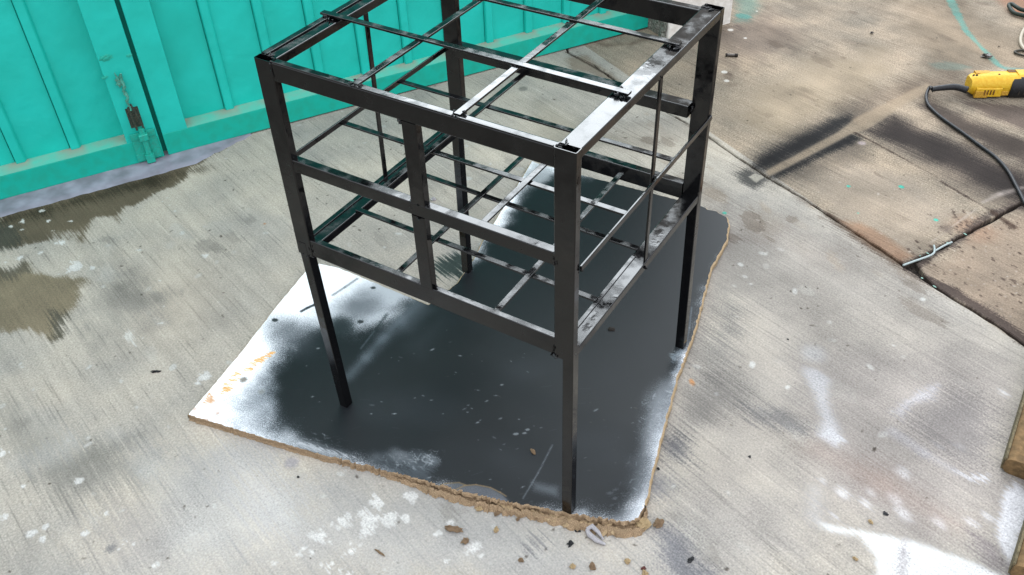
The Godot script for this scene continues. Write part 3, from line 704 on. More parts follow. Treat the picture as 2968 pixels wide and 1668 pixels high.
func build_ground() -> void:
	var st := new_st()
	quad(st, Vector3(-40, G - 0.022, -40), Vector3(40, G - 0.022, -40), Vector3(40, G - 0.022, 40), Vector3(-40, G - 0.022, 40), Vector3.UP)
	setting("ground", st, M.soil)
	var cv := paint_yard()
	var m := StandardMaterial3D.new()
	m.albedo_texture = cv.texture()
	m.roughness_texture = cv.gray(cv.rough)
	m.roughness = 1.0
	m.metallic_specular = 0.22
	m.heightmap_enabled = true
	m.heightmap_scale = 0.11
	m.heightmap_texture = cv.gray(cv.hi)
	M.yard = m
	# the sheet of painted concrete, cut by its joints
	var to_world := func(u: float, v: float) -> Vector2: return Vector2(u * cv.ca - v * cv.sa, u * cv.sa + v * cv.ca)
	var corner := [to_world.call(-1.94, -3.34), to_world.call(1.34, -3.34), to_world.call(1.34, 1.39), to_world.call(-1.94, 1.39)]
	var frame := PackedVector2Array(corner)
	rng.seed = 5
	var joint := [Vector2(-0.783, -1.711), Vector2(-0.638, -1.664), Vector2(-0.461, -1.563), Vector2(-0.216, -1.457), Vector2(-0.111, -1.416), Vector2(-0.019, -1.371), Vector2(0.141, -1.286), Vector2(0.252, -1.227), Vector2(0.400, -1.165), Vector2(0.567, -1.081), Vector2(0.672, -1.026), Vector2(0.771, -0.974), Vector2(0.857, -0.925), Vector2(0.942, -0.887), Vector2(1.050, -0.840), Vector2(1.126, -0.793)]
	var first: Vector2 = joint[0]
	var last: Vector2 = joint[-1]
	var lead: Vector2 = first + Vector2(-0.9, -1.1)
	var tail: Vector2 = last + (last - joint[-3]).normalized() * 1.2
	var gap := 0.0045
	var near_: Array = [lead]
	var far_: Array = [lead]
	for p in joint:
		near_.append(p + Vector2(-0.45, 0.9) * gap)
		far_.append(p - Vector2(-0.45, 0.9) * gap * (1.0 if p.x < 0.6 else 2.2))
	near_.append(tail)
	far_.append(tail)
	near_.append_array([Vector2(4, 4), Vector2(-5, 4), Vector2(-5, -2)])
	var cross_a: Vector2 = joint[11]
	var cross_b: Vector2 = Vector2(1.013, -1.486)
	var run := (cross_b - cross_a).normalized()
	var cross_end := cross_b + run * 2.2
	var side := run.orthogonal()
	if side.x < 0.0:
		side = -side
	var beyond: Array = []
	var right_: Array = []
	for i in far_.size():
		if i <= 11:
			beyond.append(far_[i])
	beyond.append(far_[12] - side * 0.009)
	for i in 8:
		beyond.append(cross_a.lerp(cross_b, (i + 0.5) / 8.0) - side * 0.006)
	beyond.append_array([cross_end - side * 0.006, Vector2(0.5, -6), Vector2(-3, -6)])
	for i in 8:
		right_.append(cross_a.lerp(cross_b, (i + 0.6) / 8.0) + side * 0.006)
	right_.append_array([cross_end + side * 0.006, Vector2(5, -4), tail])
	for i in range(far_.size() - 2, 12, -1):
		right_.append(far_[i])
	var tops := [G, G - 0.003, G - 0.004]
	var which := 0
	for outline in [near_, beyond, right_]:
		for piece in Geometry2D.intersect_polygons(PackedVector2Array(outline), frame):
			st = new_st()
			slab(st, jag(piece), tops[which], 0.03, cv.uv, 0.0035)
			st.generate_tangents()
			setting("concrete_slab", st, m)
		which += 1
	# plain concrete round about
	var around := mottled(70, seen(160, 152, 140), seen(196, 188, 174), 0.7, 0.9, 0.1)
	var big := PackedVector2Array([Vector2(-9, -9), Vector2(9, -9), Vector2(9, 9), Vector2(-9, 9)])
	for k in 4:
		var a: Vector2 = corner[k]
		var b: Vector2 = corner[(k + 1) % 4]
		var along := (b - a).normalized()
		var out := along.orthogonal()
		if Geometry2D.is_point_in_polygon((a + b) * 0.5 + out * 0.01, frame):
			out = -out
		st = new_st()
		var from := a + out * 0.004 - along * (0.004 if k % 2 == 0 else 0.0)
		var to := b + out * 0.004 + along * 7.0
		slab(st, PackedVector2Array([from, to, to + out * 7.0, from + out * 7.0]), G - 0.001, 0.03, func(p): return p, 0.002)
		setting("concrete_slab", st, around)

# ---------------------------------------------------------------- the sheet under the stand
func build_board() -> void:
	var cv := Canvas.new(Vector2(-0.80, -0.98), Vector2(1.36, 1.58), 620.0, 0.0, EXPO, 500, 7.0)
	cv.tooth = 0.0009
	var w := cv.w
	var h := cv.h
	var grain := cv.noise(510, w, h, 0.5, 2)
	cv.px.resize(w * h * 3)
	cv.rough.resize(w * h)
	cv.rough.fill(95)
	cv.hi.resize(w * h)
	var base := cv.tone(c8(255, 255, 255))
	var b8 := [235.0, 236.0, 238.0]
	for i in w * h:
		var v: float = 1.0 + (grain[i] - 128) * 0.0002
		cv.px[i * 3] = clampi(int(b8[0] * v), 0, 255)
		cv.px[i * 3 + 1] = clampi(int(b8[1] * v), 0, 255)
		cv.px[i * 3 + 2] = clampi(int(b8[2] * v), 0, 255)
		cv.hi[i] = clampi(128 + (grain[i] - 128) / 3, 0, 255)
	var black := c8(25, 30, 34)
	# drift of the spray, thin first
	cv.poly([Vector2(-0.563, 0.422), Vector2(-0.599, 0.252), Vector2(-0.604, 0.061), Vector2(-0.570, -0.135), Vector2(-0.383, -0.316), Vector2(0.022, 0.279), Vector2(-0.388, 0.481)], c8(150, 158, 164), 0.5, 0.07, 0.01, 0.05, 130)
	cv.poly([Vector2(-0.545, 0.453), Vector2(-0.577, 0.330), Vector2(-0.584, 0.228), Vector2(-0.383, 0.359), Vector2(-0.292, 0.487), Vector2(-0.418, 0.498)], c8(120, 130, 138), 0.55, 0.06, 0.01, 0.05, 140)
	cv.poly([Vector2(-0.346, -0.281), Vector2(-0.389, -0.096), Vector2(-0.417, 0.012), Vector2(-0.450, 0.080), Vector2(-0.529, 0.104), Vector2(-0.560, 0.148), Vector2(-0.570, 0.204), Vector2(-0.551, 0.285), Vector2(-0.501, 0.372), Vector2(-0.431, 0.441), Vector2(-0.335, 0.477), Vector2(-0.188, 0.457), Vector2(0.077, 0.401), Vector2(0.344, 0.321), Vector2(0.467, 0.266), Vector2(0.468, 0.183), Vector2(0.441, 0.071), Vector2(0.407, -0.047), Vector2(0.384, -0.169), Vector2(0.360, -0.300), Vector2(0.339, -0.479), Vector2(0.271, -1.096), Vector2(0.090, -1.041), Vector2(-0.415, -0.878), Vector2(-0.365, -0.463)], black, 0.985, 0.034, 0.0, 0.03, 120)
	cv.spot(Vector2(-0.602, 0.183), 0.045, c8(92, 98, 104), 0.75, 0.04, 0.0, 0.012, 1.7, 0.3, 130)
	cv.spot(Vector2(-0.517, -0.010), 0.04, c8(120, 126, 132), 0.7, 0.04, 0.0, 0.02, 1.1, 0.0, 130)
	cv.spot(Vector2(-0.514, 0.084), 0.03, c8(46, 54, 58), 0.85, 0.02, 0.0, 0.01, 1.2, 0.4, 120)
	# where bars lay, paler bands
	cv.line([Vector2(-0.368, 0.224), Vector2(-0.373, 0.145), Vector2(-0.380, 0.063), Vector2(-0.379, -0.018), Vector2(-0.376, -0.104)], 0.03, c8(140, 152, 160), 0.6, 0.02, 0.0, 0.012)
	cv.poly([Vector2(-0.382, 0.073), Vector2(-0.388, -0.029), Vector2(-0.372, -0.123), Vector2(-0.320, -0.102), Vector2(-0.324, 0.008), Vector2(-0.357, 0.058)], c8(140, 150, 158), 0.45, 0.03, 0.0, 0.02)
	cv.line([Vector2(-0.429, -0.019), Vector2(-0.416, 0.052)], 0.008, c8(44, 52, 56), 0.8, 0.006, 0.0, 0.004)
	cv.line([Vector2(-0.417, 0.053), Vector2(-0.406, 0.126)], 0.004, c8(120, 132, 140), 0.8, 0.003)
	cv.poly([Vector2(-0.304, 0.051), Vector2(-0.294, -0.116), Vector2(-0.252, -0.090), Vector2(-0.247, 0.065)], c8(92, 100, 106), 0.4, 0.04, 0.0, 0.02)
	cv.line([Vector2(-0.618, -0.009), Vector2(-0.610, -0.054), Vector2(-0.603, -0.102)], 0.007, c8(150, 156, 160), 0.75, 0.004)
	cv.line([Vector2(-0.651, 0.091), Vector2(-0.646, 0.072), Vector2(-0.637, 0.052), Vector2(-0.636, 0.038)], 0.009, c8(60, 64, 68), 0.92, 0.003)
	for s in [[Vector2(-0.692, 0.157), 0.0055], [Vector2(-0.536, -0.093), 0.0044], [Vector2(-0.475, 0.041), 0.0053], [Vector2(-0.369, 0.014), 0.0031], [Vector2(-0.555, 0.251), 0.0031], [Vector2(-0.459, 0.522), 0.0039]]:
		cv.spot(s[0], s[1], c8(60, 64, 66), 0.9, 0.002, 0.0, 0.003, 1.4, -0.3)
	cv.spot(Vector2(-0.603, 0.374), 0.012, c8(150, 142, 128), 0.8, 0.004, 0.0, 0.004)
	cv.spot(Vector2(-0.531, 0.383), 0.008, c8(182, 184, 178), 0.7, 0.004, 0.0, 0.004)
	# orange wax crayon
	rng.seed = 19
	cv.expo = 1.5
	var wax := [Vector2(-0.617, 0.448), Vector2(-0.631, 0.413), Vector2(-0.636, 0.373), Vector2(-0.631, 0.331), Vector2(-0.623, 0.300), Vector2(-0.618, 0.276), Vector2(-0.611, 0.262)]
	for i in 46:
		var t_ := pow(rng.randf(), 0.8) * 5.99
		var q: Vector2 = wax[int(t_)].lerp(wax[int(t_) + 1], t_ - int(t_))
		var fat := 1.0 - absf(t_ - 2.4) / 4.2
		q += Vector2(rng.randf_range(-1, 1), rng.randf_range(-1, 1)) * 0.010 * fat
		cv.line([q, q + Vector2(rng.randf_range(0.006, 0.016), -rng.randf_range(0.000, 0.012)) * (0.5 + fat)], rng.randf_range(0.003, 0.006) * (0.5 + fat), c8(255, 194, 122), 0.93, 0.0012, 0.002, 0.003)
	cv.expo = 1.7
	cv.spot(Vector2(-0.629, 0.474), 0.012, c8(250, 196, 150), 0.8, 0.004, 0.01, 0.006)
	cv.line([Vector2(-0.642, 0.468), Vector2(-0.646, 0.456), Vector2(-0.631, 0.462), Vector2(-0.620, 0.476)], 0.004, c8(248, 190, 140), 0.8, 0.002)
	for s in [[Vector2(-0.638, 0.515), 0.0041], [Vector2(-0.654, 0.478), 0.0041], [Vector2(-0.576, 0.495), 0.0040], [Vector2(-0.585, 0.527), 0.0040]]:
		cv.spot(s[0], s[1], c8(240, 196, 170), 0.7, 0.003, 0.0, 0.003)
	cv.expo = EXPO
	# bare laminate along the right and near edges
	cv.poly([Vector2(0.395, -0.221), Vector2(0.420, -0.218), Vector2(0.492, 0.255), Vector2(0.446, 0.283), Vector2(0.448, 0.183), Vector2(0.411, 0.088), Vector2(0.377, -0.017), Vector2(0.354, -0.110), Vector2(0.373, -0.184)], c8(206, 212, 218), 0.72, 0.03, 0.004, 0.03, 100)
	cv.line([Vector2(0.420, -0.081), Vector2(0.447, 0.068), Vector2(0.470, 0.170), Vector2(0.478, 0.248)], 0.012, c8(240, 244, 248), 0.85, 0.006, 0.0, 0.006)
	cv.poly([Vector2(-0.380, 0.514), Vector2(-0.389, 0.442), Vector2(-0.303, 0.450), Vector2(-0.248, 0.437), Vector2(-0.183, 0.423), Vector2(-0.171, 0.465), Vector2(-0.271, 0.487)], c8(220, 226, 230), 0.65, 0.02, 0.006, 0.02)
	cv.line([Vector2(-0.327, 0.464), Vector2(-0.267, 0.453), Vector2(-0.205, 0.436), Vector2(-0.179, 0.428)], 0.007, c8(240, 244, 248), 0.85, 0.003, 0.01, 0.008)
	cv.poly([Vector2(-0.162, 0.423), Vector2(-0.163, 0.381), Vector2(-0.111, 0.352), Vector2(-0.062, 0.334), Vector2(-0.009, 0.322), Vector2(0.010, 0.341), Vector2(-0.026, 0.368), Vector2(-0.091, 0.406), Vector2(-0.140, 0.437)], c8(176, 186, 194), 0.42, 0.018, 0.002, 0.03)
	cv.spot(Vector2(-0.097, 0.367), 0.022, c8(226, 232, 236), 0.45, 0.012, 0.002, 0.02, 1.5, 0.2)
	cv.spot(Vector2(-0.143, 0.400), 0.016, c8(216, 222, 228), 0.35, 0.012, 0.002, 0.02, 1.5, 0.2)
	cv.spot(Vector2(-0.005, 0.338), 0.014, c8(206, 212, 218), 0.3, 0.012, 0.002, 0.02, 1.4, 0.3)
	rng.seed = 23
	for i in 150:
		var q: Vector2 = Vector2(-0.151, 0.423).lerp(Vector2(0.006, 0.335), rng.randf()) + Vector2(0, rng.randf_range(-0.045, 0.02))
		var ang := rng.randf_range(-0.5, 0.6) + (PI * 0.5 if rng.randf() < 0.2 else 0.0)
		var e := Vector2(cos(ang), sin(ang)) * rng.randf_range(0.003, 0.016)
		cv.line([q, q + e * 0.5 + Vector2(0, rng.randf_range(-0.003, 0.003)), q + e], rng.randf_range(0.0008, 0.0026), c8(222, 228, 232), rng.randf_range(0.2, 0.65), 0.0012, 0.0, 0.003)
	for i in 140:
		var t_ := rng.randf()
		var q: Vector2 = Vector2(0.388, -0.129).lerp(Vector2(0.477, 0.243), t_) + Vector2(-pow(rng.randf(), 2.0) * 0.06, rng.randf_range(-0.01, 0.01))
		cv.line([q, q + Vector2(rng.randf_range(-0.006, 0.010), rng.randf_range(-0.012, 0.004))], rng.randf_range(0.0006, 0.002), c8(214, 220, 226), rng.randf_range(0.2, 0.6), 0.001, 0.0, 0.002)
	for i in 90:
		var q: Vector2 = Vector2(-0.430, 0.486).lerp(Vector2(-0.148, 0.427), rng.randf()) + Vector2(0, -pow(rng.randf(), 2.0) * 0.05)
		cv.line([q, q + Vector2(rng.randf_range(0.002, 0.012), rng.randf_range(-0.006, 0.006))], rng.randf_range(0.0006, 0.0022), c8(222, 228, 232), rng.randf_range(0.2, 0.6), 0.001, 0.0, 0.002)
	for i in 60:
		var q := Vector2(rng.randf_range(-0.5, 0.42), rng.randf_range(-0.05, 0.42))
		var ang := rng.randf_range(-1.2, -0.3)
		cv.line([q, q + Vector2(cos(ang), sin(ang)) * rng.randf_range(0.004, 0.03)], rng.randf_range(0.0005, 0.001), c8(120, 128, 134), rng.randf_range(0.2, 0.5), 0.0008)
	for i in 26:
		var q := Vector2(rng.randf_range(-0.3, 0.4), rng.randf_range(-0.1, 0.42))
		cv.spot(q, rng.randf_range(0.02, 0.06), c8(66, 72, 78) if rng.randf() < 0.5 else c8(24, 30, 34), rng.randf_range(0.15, 0.35), 0.04, 0.0, 0.03, rng.randf_range(1.0, 2.0), rng.randf_range(-1.0, 0.0))
	cv.poly([Vector2(-0.141, 0.435), Vector2(-0.002, 0.360), Vector2(0.018, 0.401), Vector2(-0.082, 0.431)], c8(130, 140, 148), 0.55, 0.02, 0.02, 0.01)
	cv.poly([Vector2(0.225, 0.274), Vector2(0.288, 0.254), Vector2(0.305, 0.284), Vector2(0.244, 0.291)], c8(150, 158, 164), 0.6, 0.012, 0.0, 0.008)
	cv.poly([Vector2(0.354, 0.296), Vector2(0.367, 0.275), Vector2(0.381, 0.283), Vector2(0.377, 0.302)], c8(196, 204, 210), 0.7, 0.01, 0.0, 0.006)
	cv.line([Vector2(0.213, 0.155), Vector2(0.226, 0.244), Vector2(0.233, 0.326)], 0.0035, c8(150, 156, 162), 0.7, 0.002)
	for s in [[Vector2(0.381, 0.234), 0.0071], [Vector2(0.397, 0.213), 0.0080], [Vector2(0.414, 0.220), 0.0079], [Vector2(0.416, 0.241), 0.0088], [Vector2(0.401, 0.238), 0.0070], [Vector2(0.406, 0.196), 0.0053], [Vector2(0.407, 0.257), 0.0052]]:
		cv.spot(s[0], s[1] * 0.5, c8(130, 136, 142), 0.5, 0.002, 0.0, 0.014, 2.2, -0.8)
	cv.poly([Vector2(0.330, -0.268), Vector2(0.355, -0.313), Vector2(0.357, -0.284), Vector2(0.348, -0.249)], c8(190, 206, 216), 0.6, 0.006, 0.012, 0.004)
	cv.line([Vector2(0.360, -0.271), Vector2(0.373, -0.234), Vector2(0.365, -0.212)], 0.006, c8(190, 200, 210), 0.7, 0.003, 0.006, 0.0)
	cv.line([Vector2(0.380, -0.147), Vector2(0.398, -0.149)], 0.006, c8(220, 226, 230), 0.85, 0.002, 0.006, 0.0)
	cv.line([Vector2(0.304, -0.475), Vector2(0.333, -0.393), Vector2(0.353, -0.327)], 0.004, c8(170, 180, 190), 0.6, 0.003)
	cv.poly([Vector2(-0.455, -0.819), Vector2(-0.477, -0.912), Vector2(-0.369, -0.903), Vector2(-0.358, -0.838), Vector2(-0.378, -0.780)], c8(226, 230, 232), 0.85, 0.02, 0.01, 0.02)
	# laminate lifted in two crescents at the broken edge
	cv.poly([Vector2(0.050, 0.398), Vector2(0.060, 0.377), Vector2(0.080, 0.363), Vector2(0.101, 0.362), Vector2(0.092, 0.381), Vector2(0.072, 0.395)], c8(120, 124, 130), 0.8, 0.003)
	cv.poly([Vector2(0.084, 0.386), Vector2(0.096, 0.364), Vector2(0.119, 0.349), Vector2(0.151, 0.339), Vector2(0.185, 0.340), Vector2(0.206, 0.348), Vector2(0.187, 0.365), Vector2(0.132, 0.382)], c8(128, 131, 138), 0.85, 0.004)
	cv.poly([Vector2(0.144, 0.373), Vector2(0.181, 0.357), Vector2(0.208, 0.349), Vector2(0.204, 0.362), Vector2(0.158, 0.378)], c8(176, 184, 196), 0.6, 0.008)
	cv.line([Vector2(0.040, 0.402), Vector2(0.054, 0.382), Vector2(0.080, 0.363), Vector2(0.100, 0.361)], 0.0035, c8(150, 128, 92), 0.8, 0.0015)
	cv.line([Vector2(0.084, 0.386), Vector2(0.096, 0.364), Vector2(0.118, 0.348), Vector2(0.151, 0.338), Vector2(0.179, 0.338), Vector2(0.196, 0.340)], 0.0035, c8(168, 140, 98), 0.85, 0.0015)
	rng.seed = 12
	for i in 150:
		var p := Vector2(rng.randf_range(-0.35, 0.45), rng.randf_range(-0.1, 0.45))
		var near_edge := rng.randf() < 0.3
		cv.spot(p, rng.randf_range(0.0005, 0.0013) * (1.7 if rng.randf() < 0.12 else 1.0), c8(196, 202, 206) if rng.randf() < 0.8 else c8(90, 88, 80), rng.randf_range(0.2, 0.85), 0.0012, 0.0, 0.003, rng.randf_range(1.0, 3.0), rng.randf_range(-1.2, 0.2))
	for s in [[Vector2(-0.076, 0.207), 0.0038], [Vector2(0.000, 0.047), 0.0049], [Vector2(-0.025, 0.171), 0.0029], [Vector2(0.100, 0.125), 0.0038], [Vector2(0.136, 0.143), 0.0047], [Vector2(0.118, 0.170), 0.0056], [Vector2(0.135, 0.157), 0.0037], [Vector2(0.082, 0.323), 0.0045], [Vector2(0.138, 0.319), 0.0045], [Vector2(0.052, 0.344), 0.0036], [Vector2(0.048, 0.233), 0.0028], [Vector2(-0.476, 0.166), 0.0042], [Vector2(-0.508, 0.184), 0.0042], [Vector2(-0.491, 0.251), 0.0031], [Vector2(-0.375, 0.334), 0.0039], [Vector2(-0.403, 0.329), 0.0040], [Vector2(-0.374, 0.394), 0.0059]]:
		cv.spot(s[0], s[1] * 0.4, c8(196, 202, 205), 0.7, 0.0012, 0.0, 0.004, 1.7, -0.7)

	var m := StandardMaterial3D.new()
	m.albedo_texture = cv.texture()
	m.roughness_texture = cv.gray(cv.rough)
	m.roughness = 1.0
	m.metallic_specular = 0.34
	m.heightmap_enabled = true
	m.heightmap_scale = 0.02
	m.heightmap_texture = cv.gray(cv.hi)
	var t := thing("chipboard_sheet", "worn white laminated chipboard sheet sprayed black, lying under the metal stand", "board")
	rng.seed = 41
	var left_end: Vector2 = Vector2(-0.637, 0.538)
	var right_end: Vector2 = Vector2(0.482, 0.201)
	var rim: Array = [left_end]
	var front := [Vector2(-0.479, 0.508), Vector2(-0.285, 0.471), Vector2(-0.106, 0.427), Vector2(0.068, 0.389), Vector2(0.191, 0.357), Vector2(0.308, 0.321), Vector2(0.383, 0.295), Vector2(0.456, 0.269), Vector2(0.477, 0.256), Vector2(0.484, 0.239)]
	rim.append_array(front)
	rim.append(right_end)
	var edge_n := 0
	# near edge, ragged
	var near_pts := []
	for i in rim.size() - 1:
		var steps := int(rim[i].distance_to(rim[i + 1]) / 0.0045)
		for j in steps:
			var q: Vector2 = rim[i].lerp(rim[i + 1], float(j) / steps)
			var torn := 0.0035 if q.x > -0.25 else 0.0016
			near_pts.append(q + Vector2(rng.randf_range(-0.5, 0.5), rng.randf_range(-1.4, 0.8)) * torn)
	near_pts.append(right_end)
	var rest := [Vector2(0.482, 0.201), Vector2(0.447, 0.068), Vector2(0.382, -0.196), Vector2(0.353, -0.374), Vector2(0.285, -0.658), Vector2(0.275, -0.805), Vector2(0.249, -0.891), Vector2(0.228, -0.921), Vector2(0.190, -0.935), Vector2(0.161, -0.930), Vector2(0.152, -0.936), Vector2(0.133, -0.938), Vector2(-0.443, -0.897), Vector2(-0.474, -0.901), Vector2(-0.457, -0.830), Vector2(-0.377, -0.445), Vector2(-0.353, -0.366), Vector2(-0.330, -0.232), Vector2(-0.348, -0.111), Vector2(-0.681, -0.113), Vector2(-0.748, -0.099), Vector2(-0.759, -0.046), Vector2(-0.727, 0.114), Vector2(-0.682, 0.300)]
	var side_pts := []
	for i in rest.size():
		var a: Vector2 = rest[i]
		var b: Vector2 = rest[i + 1] if i + 1 < rest.size() else left_end
		var steps := maxi(1, int(a.distance_to(b) / 0.011))
		for j in steps:
			var torn := 0.003 if i < 10 else 0.0015
			side_pts.append(a.lerp(b, float(j) / steps) + Vector2(rng.randf_range(-1, 1), rng.randf_range(-1, 1)) * torn * (0.7 if j > 0 else 0.2))
	var outline := PackedVector2Array(near_pts + side_pts)
	var st := new_st()
	var ids := Geometry2D.triangulate_polygon(outline)
	for i in range(0, ids.size(), 3):
		var p := []
		var u := []
		for q in 3:
			var v := outline[ids[i + q]]
			p.append(Vector3(v.x, 0, v.y))
			u.append(cv.uv(v))
		tri(st, p, [Vector3.UP, Vector3.UP, Vector3.UP], u)
	st.generate_tangents()
	obj("laminate_face", st, m, t)
	# torn chip core along the near edge: layers, a split between them
	st = new_st()
	var rows := []
	var nz := FastNoiseLite.new()
	nz.seed = 8
	nz.frequency = 34.0
	nz.fractal_octaves = 4
	var count := near_pts.size()
	for i in count:
		var q: Vector2 = near_pts[i]
		var t_ := float(i) / (count - 1)
		var swell := (lerpf(0.15, 1.0, smoothstep(0.2, 0.70, t_)) + 0.35 * smoothstep(0.80, 0.90, t_)) * (1.0 - 0.75 * smoothstep(0.95, 1.0, t_))
		var along_: Vector2 = near_pts[mini(i + 9, count - 1)] - near_pts[maxi(i - 9, 0)]
		var out := Vector2(-along_.y, along_.x).normalized()
		var split := smoothstep(0.40, 0.58, t_)
		var whole := [[0.0, 0.0], [0.001, -0.0015], [0.002, -0.005], [0.002, -0.009], [0.003, -0.012], [0.0035, -0.0145], [0.005, -0.0165], [0.005, G + 0.0004]]
		var broken := [[0.0, 0.0], [0.003, -0.002], [0.0045, -0.006], [0.004, -0.0145], [0.008, -0.0155], [0.012, -0.0075], [0.020, -0.0095], [0.026, G + 0.0004]]
		var prof := []
		for k in 8:
			prof.append([lerpf(whole[k][0], broken[k][0] * minf(swell, 1.25), split), lerpf(whole[k][1], broken[k][1], split)])
		var row := []
		for k in prof.size():
			var j := nz.get_noise_3d(q.x, k * 0.013, q.y) * (0.0 if k == 0 else 0.006 * (0.35 + 0.9 * swell))
			var o: float = maxf(prof[k][0] + j, -0.004)
			var hgt: float = prof[k][1] + (nz.get_noise_3d(q.x + 9.0, k * 0.02, q.y) * 0.004 * (0.4 + split) if k > 1 and k < 7 else 0.0)
			row.append(Vector3(q.x + out.x * o, clampf(hgt, G + 0.0004, -0.0003) if k > 0 else 0.0, q.y + out.y * o))
		rows.append(row)
	for i in count - 1:
		for k in 7:
			var o3 := Vector3(0.2, 0.5, 1.0)
			flat_tri(st, rows[i][k], rows[i + 1][k], rows[i + 1][k + 1], o3)
			flat_tri(st, rows[i][k], rows[i + 1][k + 1], rows[i][k + 1], o3)
	obj("torn_edge", st, M.chip_dark, t)
	# pale crumbly lumps where the corner has swollen and come apart
	st = new_st()
	for i in 46:
		var t_ := rng.randf_range(0.70, 0.93)
		var q: Vector2 = near_pts[int(t_ * (count - 1))]
		var d := rng.randf_range(0.006, 0.024) * smoothstep(0.6, 0.9, t_)
		lump(st, Vector3(q.x + 0.2 * d, lerpf(-0.010, -0.0125, d / 0.024), q.y + d), Vector3(rng.randf_range(0.004, 0.012), rng.randf_range(0.0015, 0.003), rng.randf_range(0.003, 0.006)), i, 0.5, 1.8, rng.randf() * TAU, 9, 6)
	obj("swollen_corner", st, M.chip, t)
	# thin cut edges round the rest
	st = new_st()
	for i in side_pts.size():
		var a: Vector2 = side_pts[i]
		var b: Vector2 = side_pts[i + 1] if i + 1 < side_pts.size() else near_pts[0]
		var o2 := Vector2((b - a).y, -(b - a).x).normalized()
		if Geometry2D.is_point_in_polygon((a + b) * 0.5 + o2 * 0.004, outline):
			o2 = -o2
		var o3 := Vector3(o2.x, 0, o2.y)
		var lip := 0.0045
		var a0 := Vector3(a.x, 0, a.y)
		var b0 := Vector3(b.x, 0, b.y)
		var a1 := a0 + o3 * lip * rng.randf_range(0.5, 1.3) + Vector3(0, -0.004, 0)
		var b1 := b0 + o3 * lip + Vector3(0, -0.004, 0)
		a1 = a0 + o3 * lip + Vector3(0, -0.004, 0)
		var a2 := a1 + Vector3(0, G + 0.0045, 0)
		var b2 := b1 + Vector3(0, G + 0.0045, 0)
		flat_tri(st, a0, b0, b1, o3 + Vector3.UP)
		flat_tri(st, a0, b1, a1, o3 + Vector3.UP)
		flat_tri(st, a1, b1, b2, o3)
		flat_tri(st, a1, b2, a2, o3)
	obj("cut_edge", st, M.chip, t)

# ---------------------------------------------------------------- the stand
func steel(t: Node3D, called: String, lo: Vector3, hi: Vector3, r := 0.0022) -> MeshInstance3D:
	var st := new_st()
	box(st, lo, hi, r)
	return obj(called, st, M.paint, t)

func weld(t: Node3D, at: Vector3, size := Vector3(0.010, 0.006, 0.008), n := 4) -> void:
	var st := new_st()
	var s := int(absf(at.x * 9173.0 + at.y * 331.0 + at.z * 7919.0)) % 1000
	rng.seed = s + 3
	for i in n:
		lump(st, at + Vector3(rng.randf_range(-1, 1) * size.x, rng.randf_range(-0.6, 0.6) * size.y, rng.randf_range(-1, 1) * size.z), size * rng.randf_range(0.25, 0.5), s + i, 0.4, 2.2, rng.randf() * TAU, 9, 6)
	obj("weld_bead", st, M.weld, t)

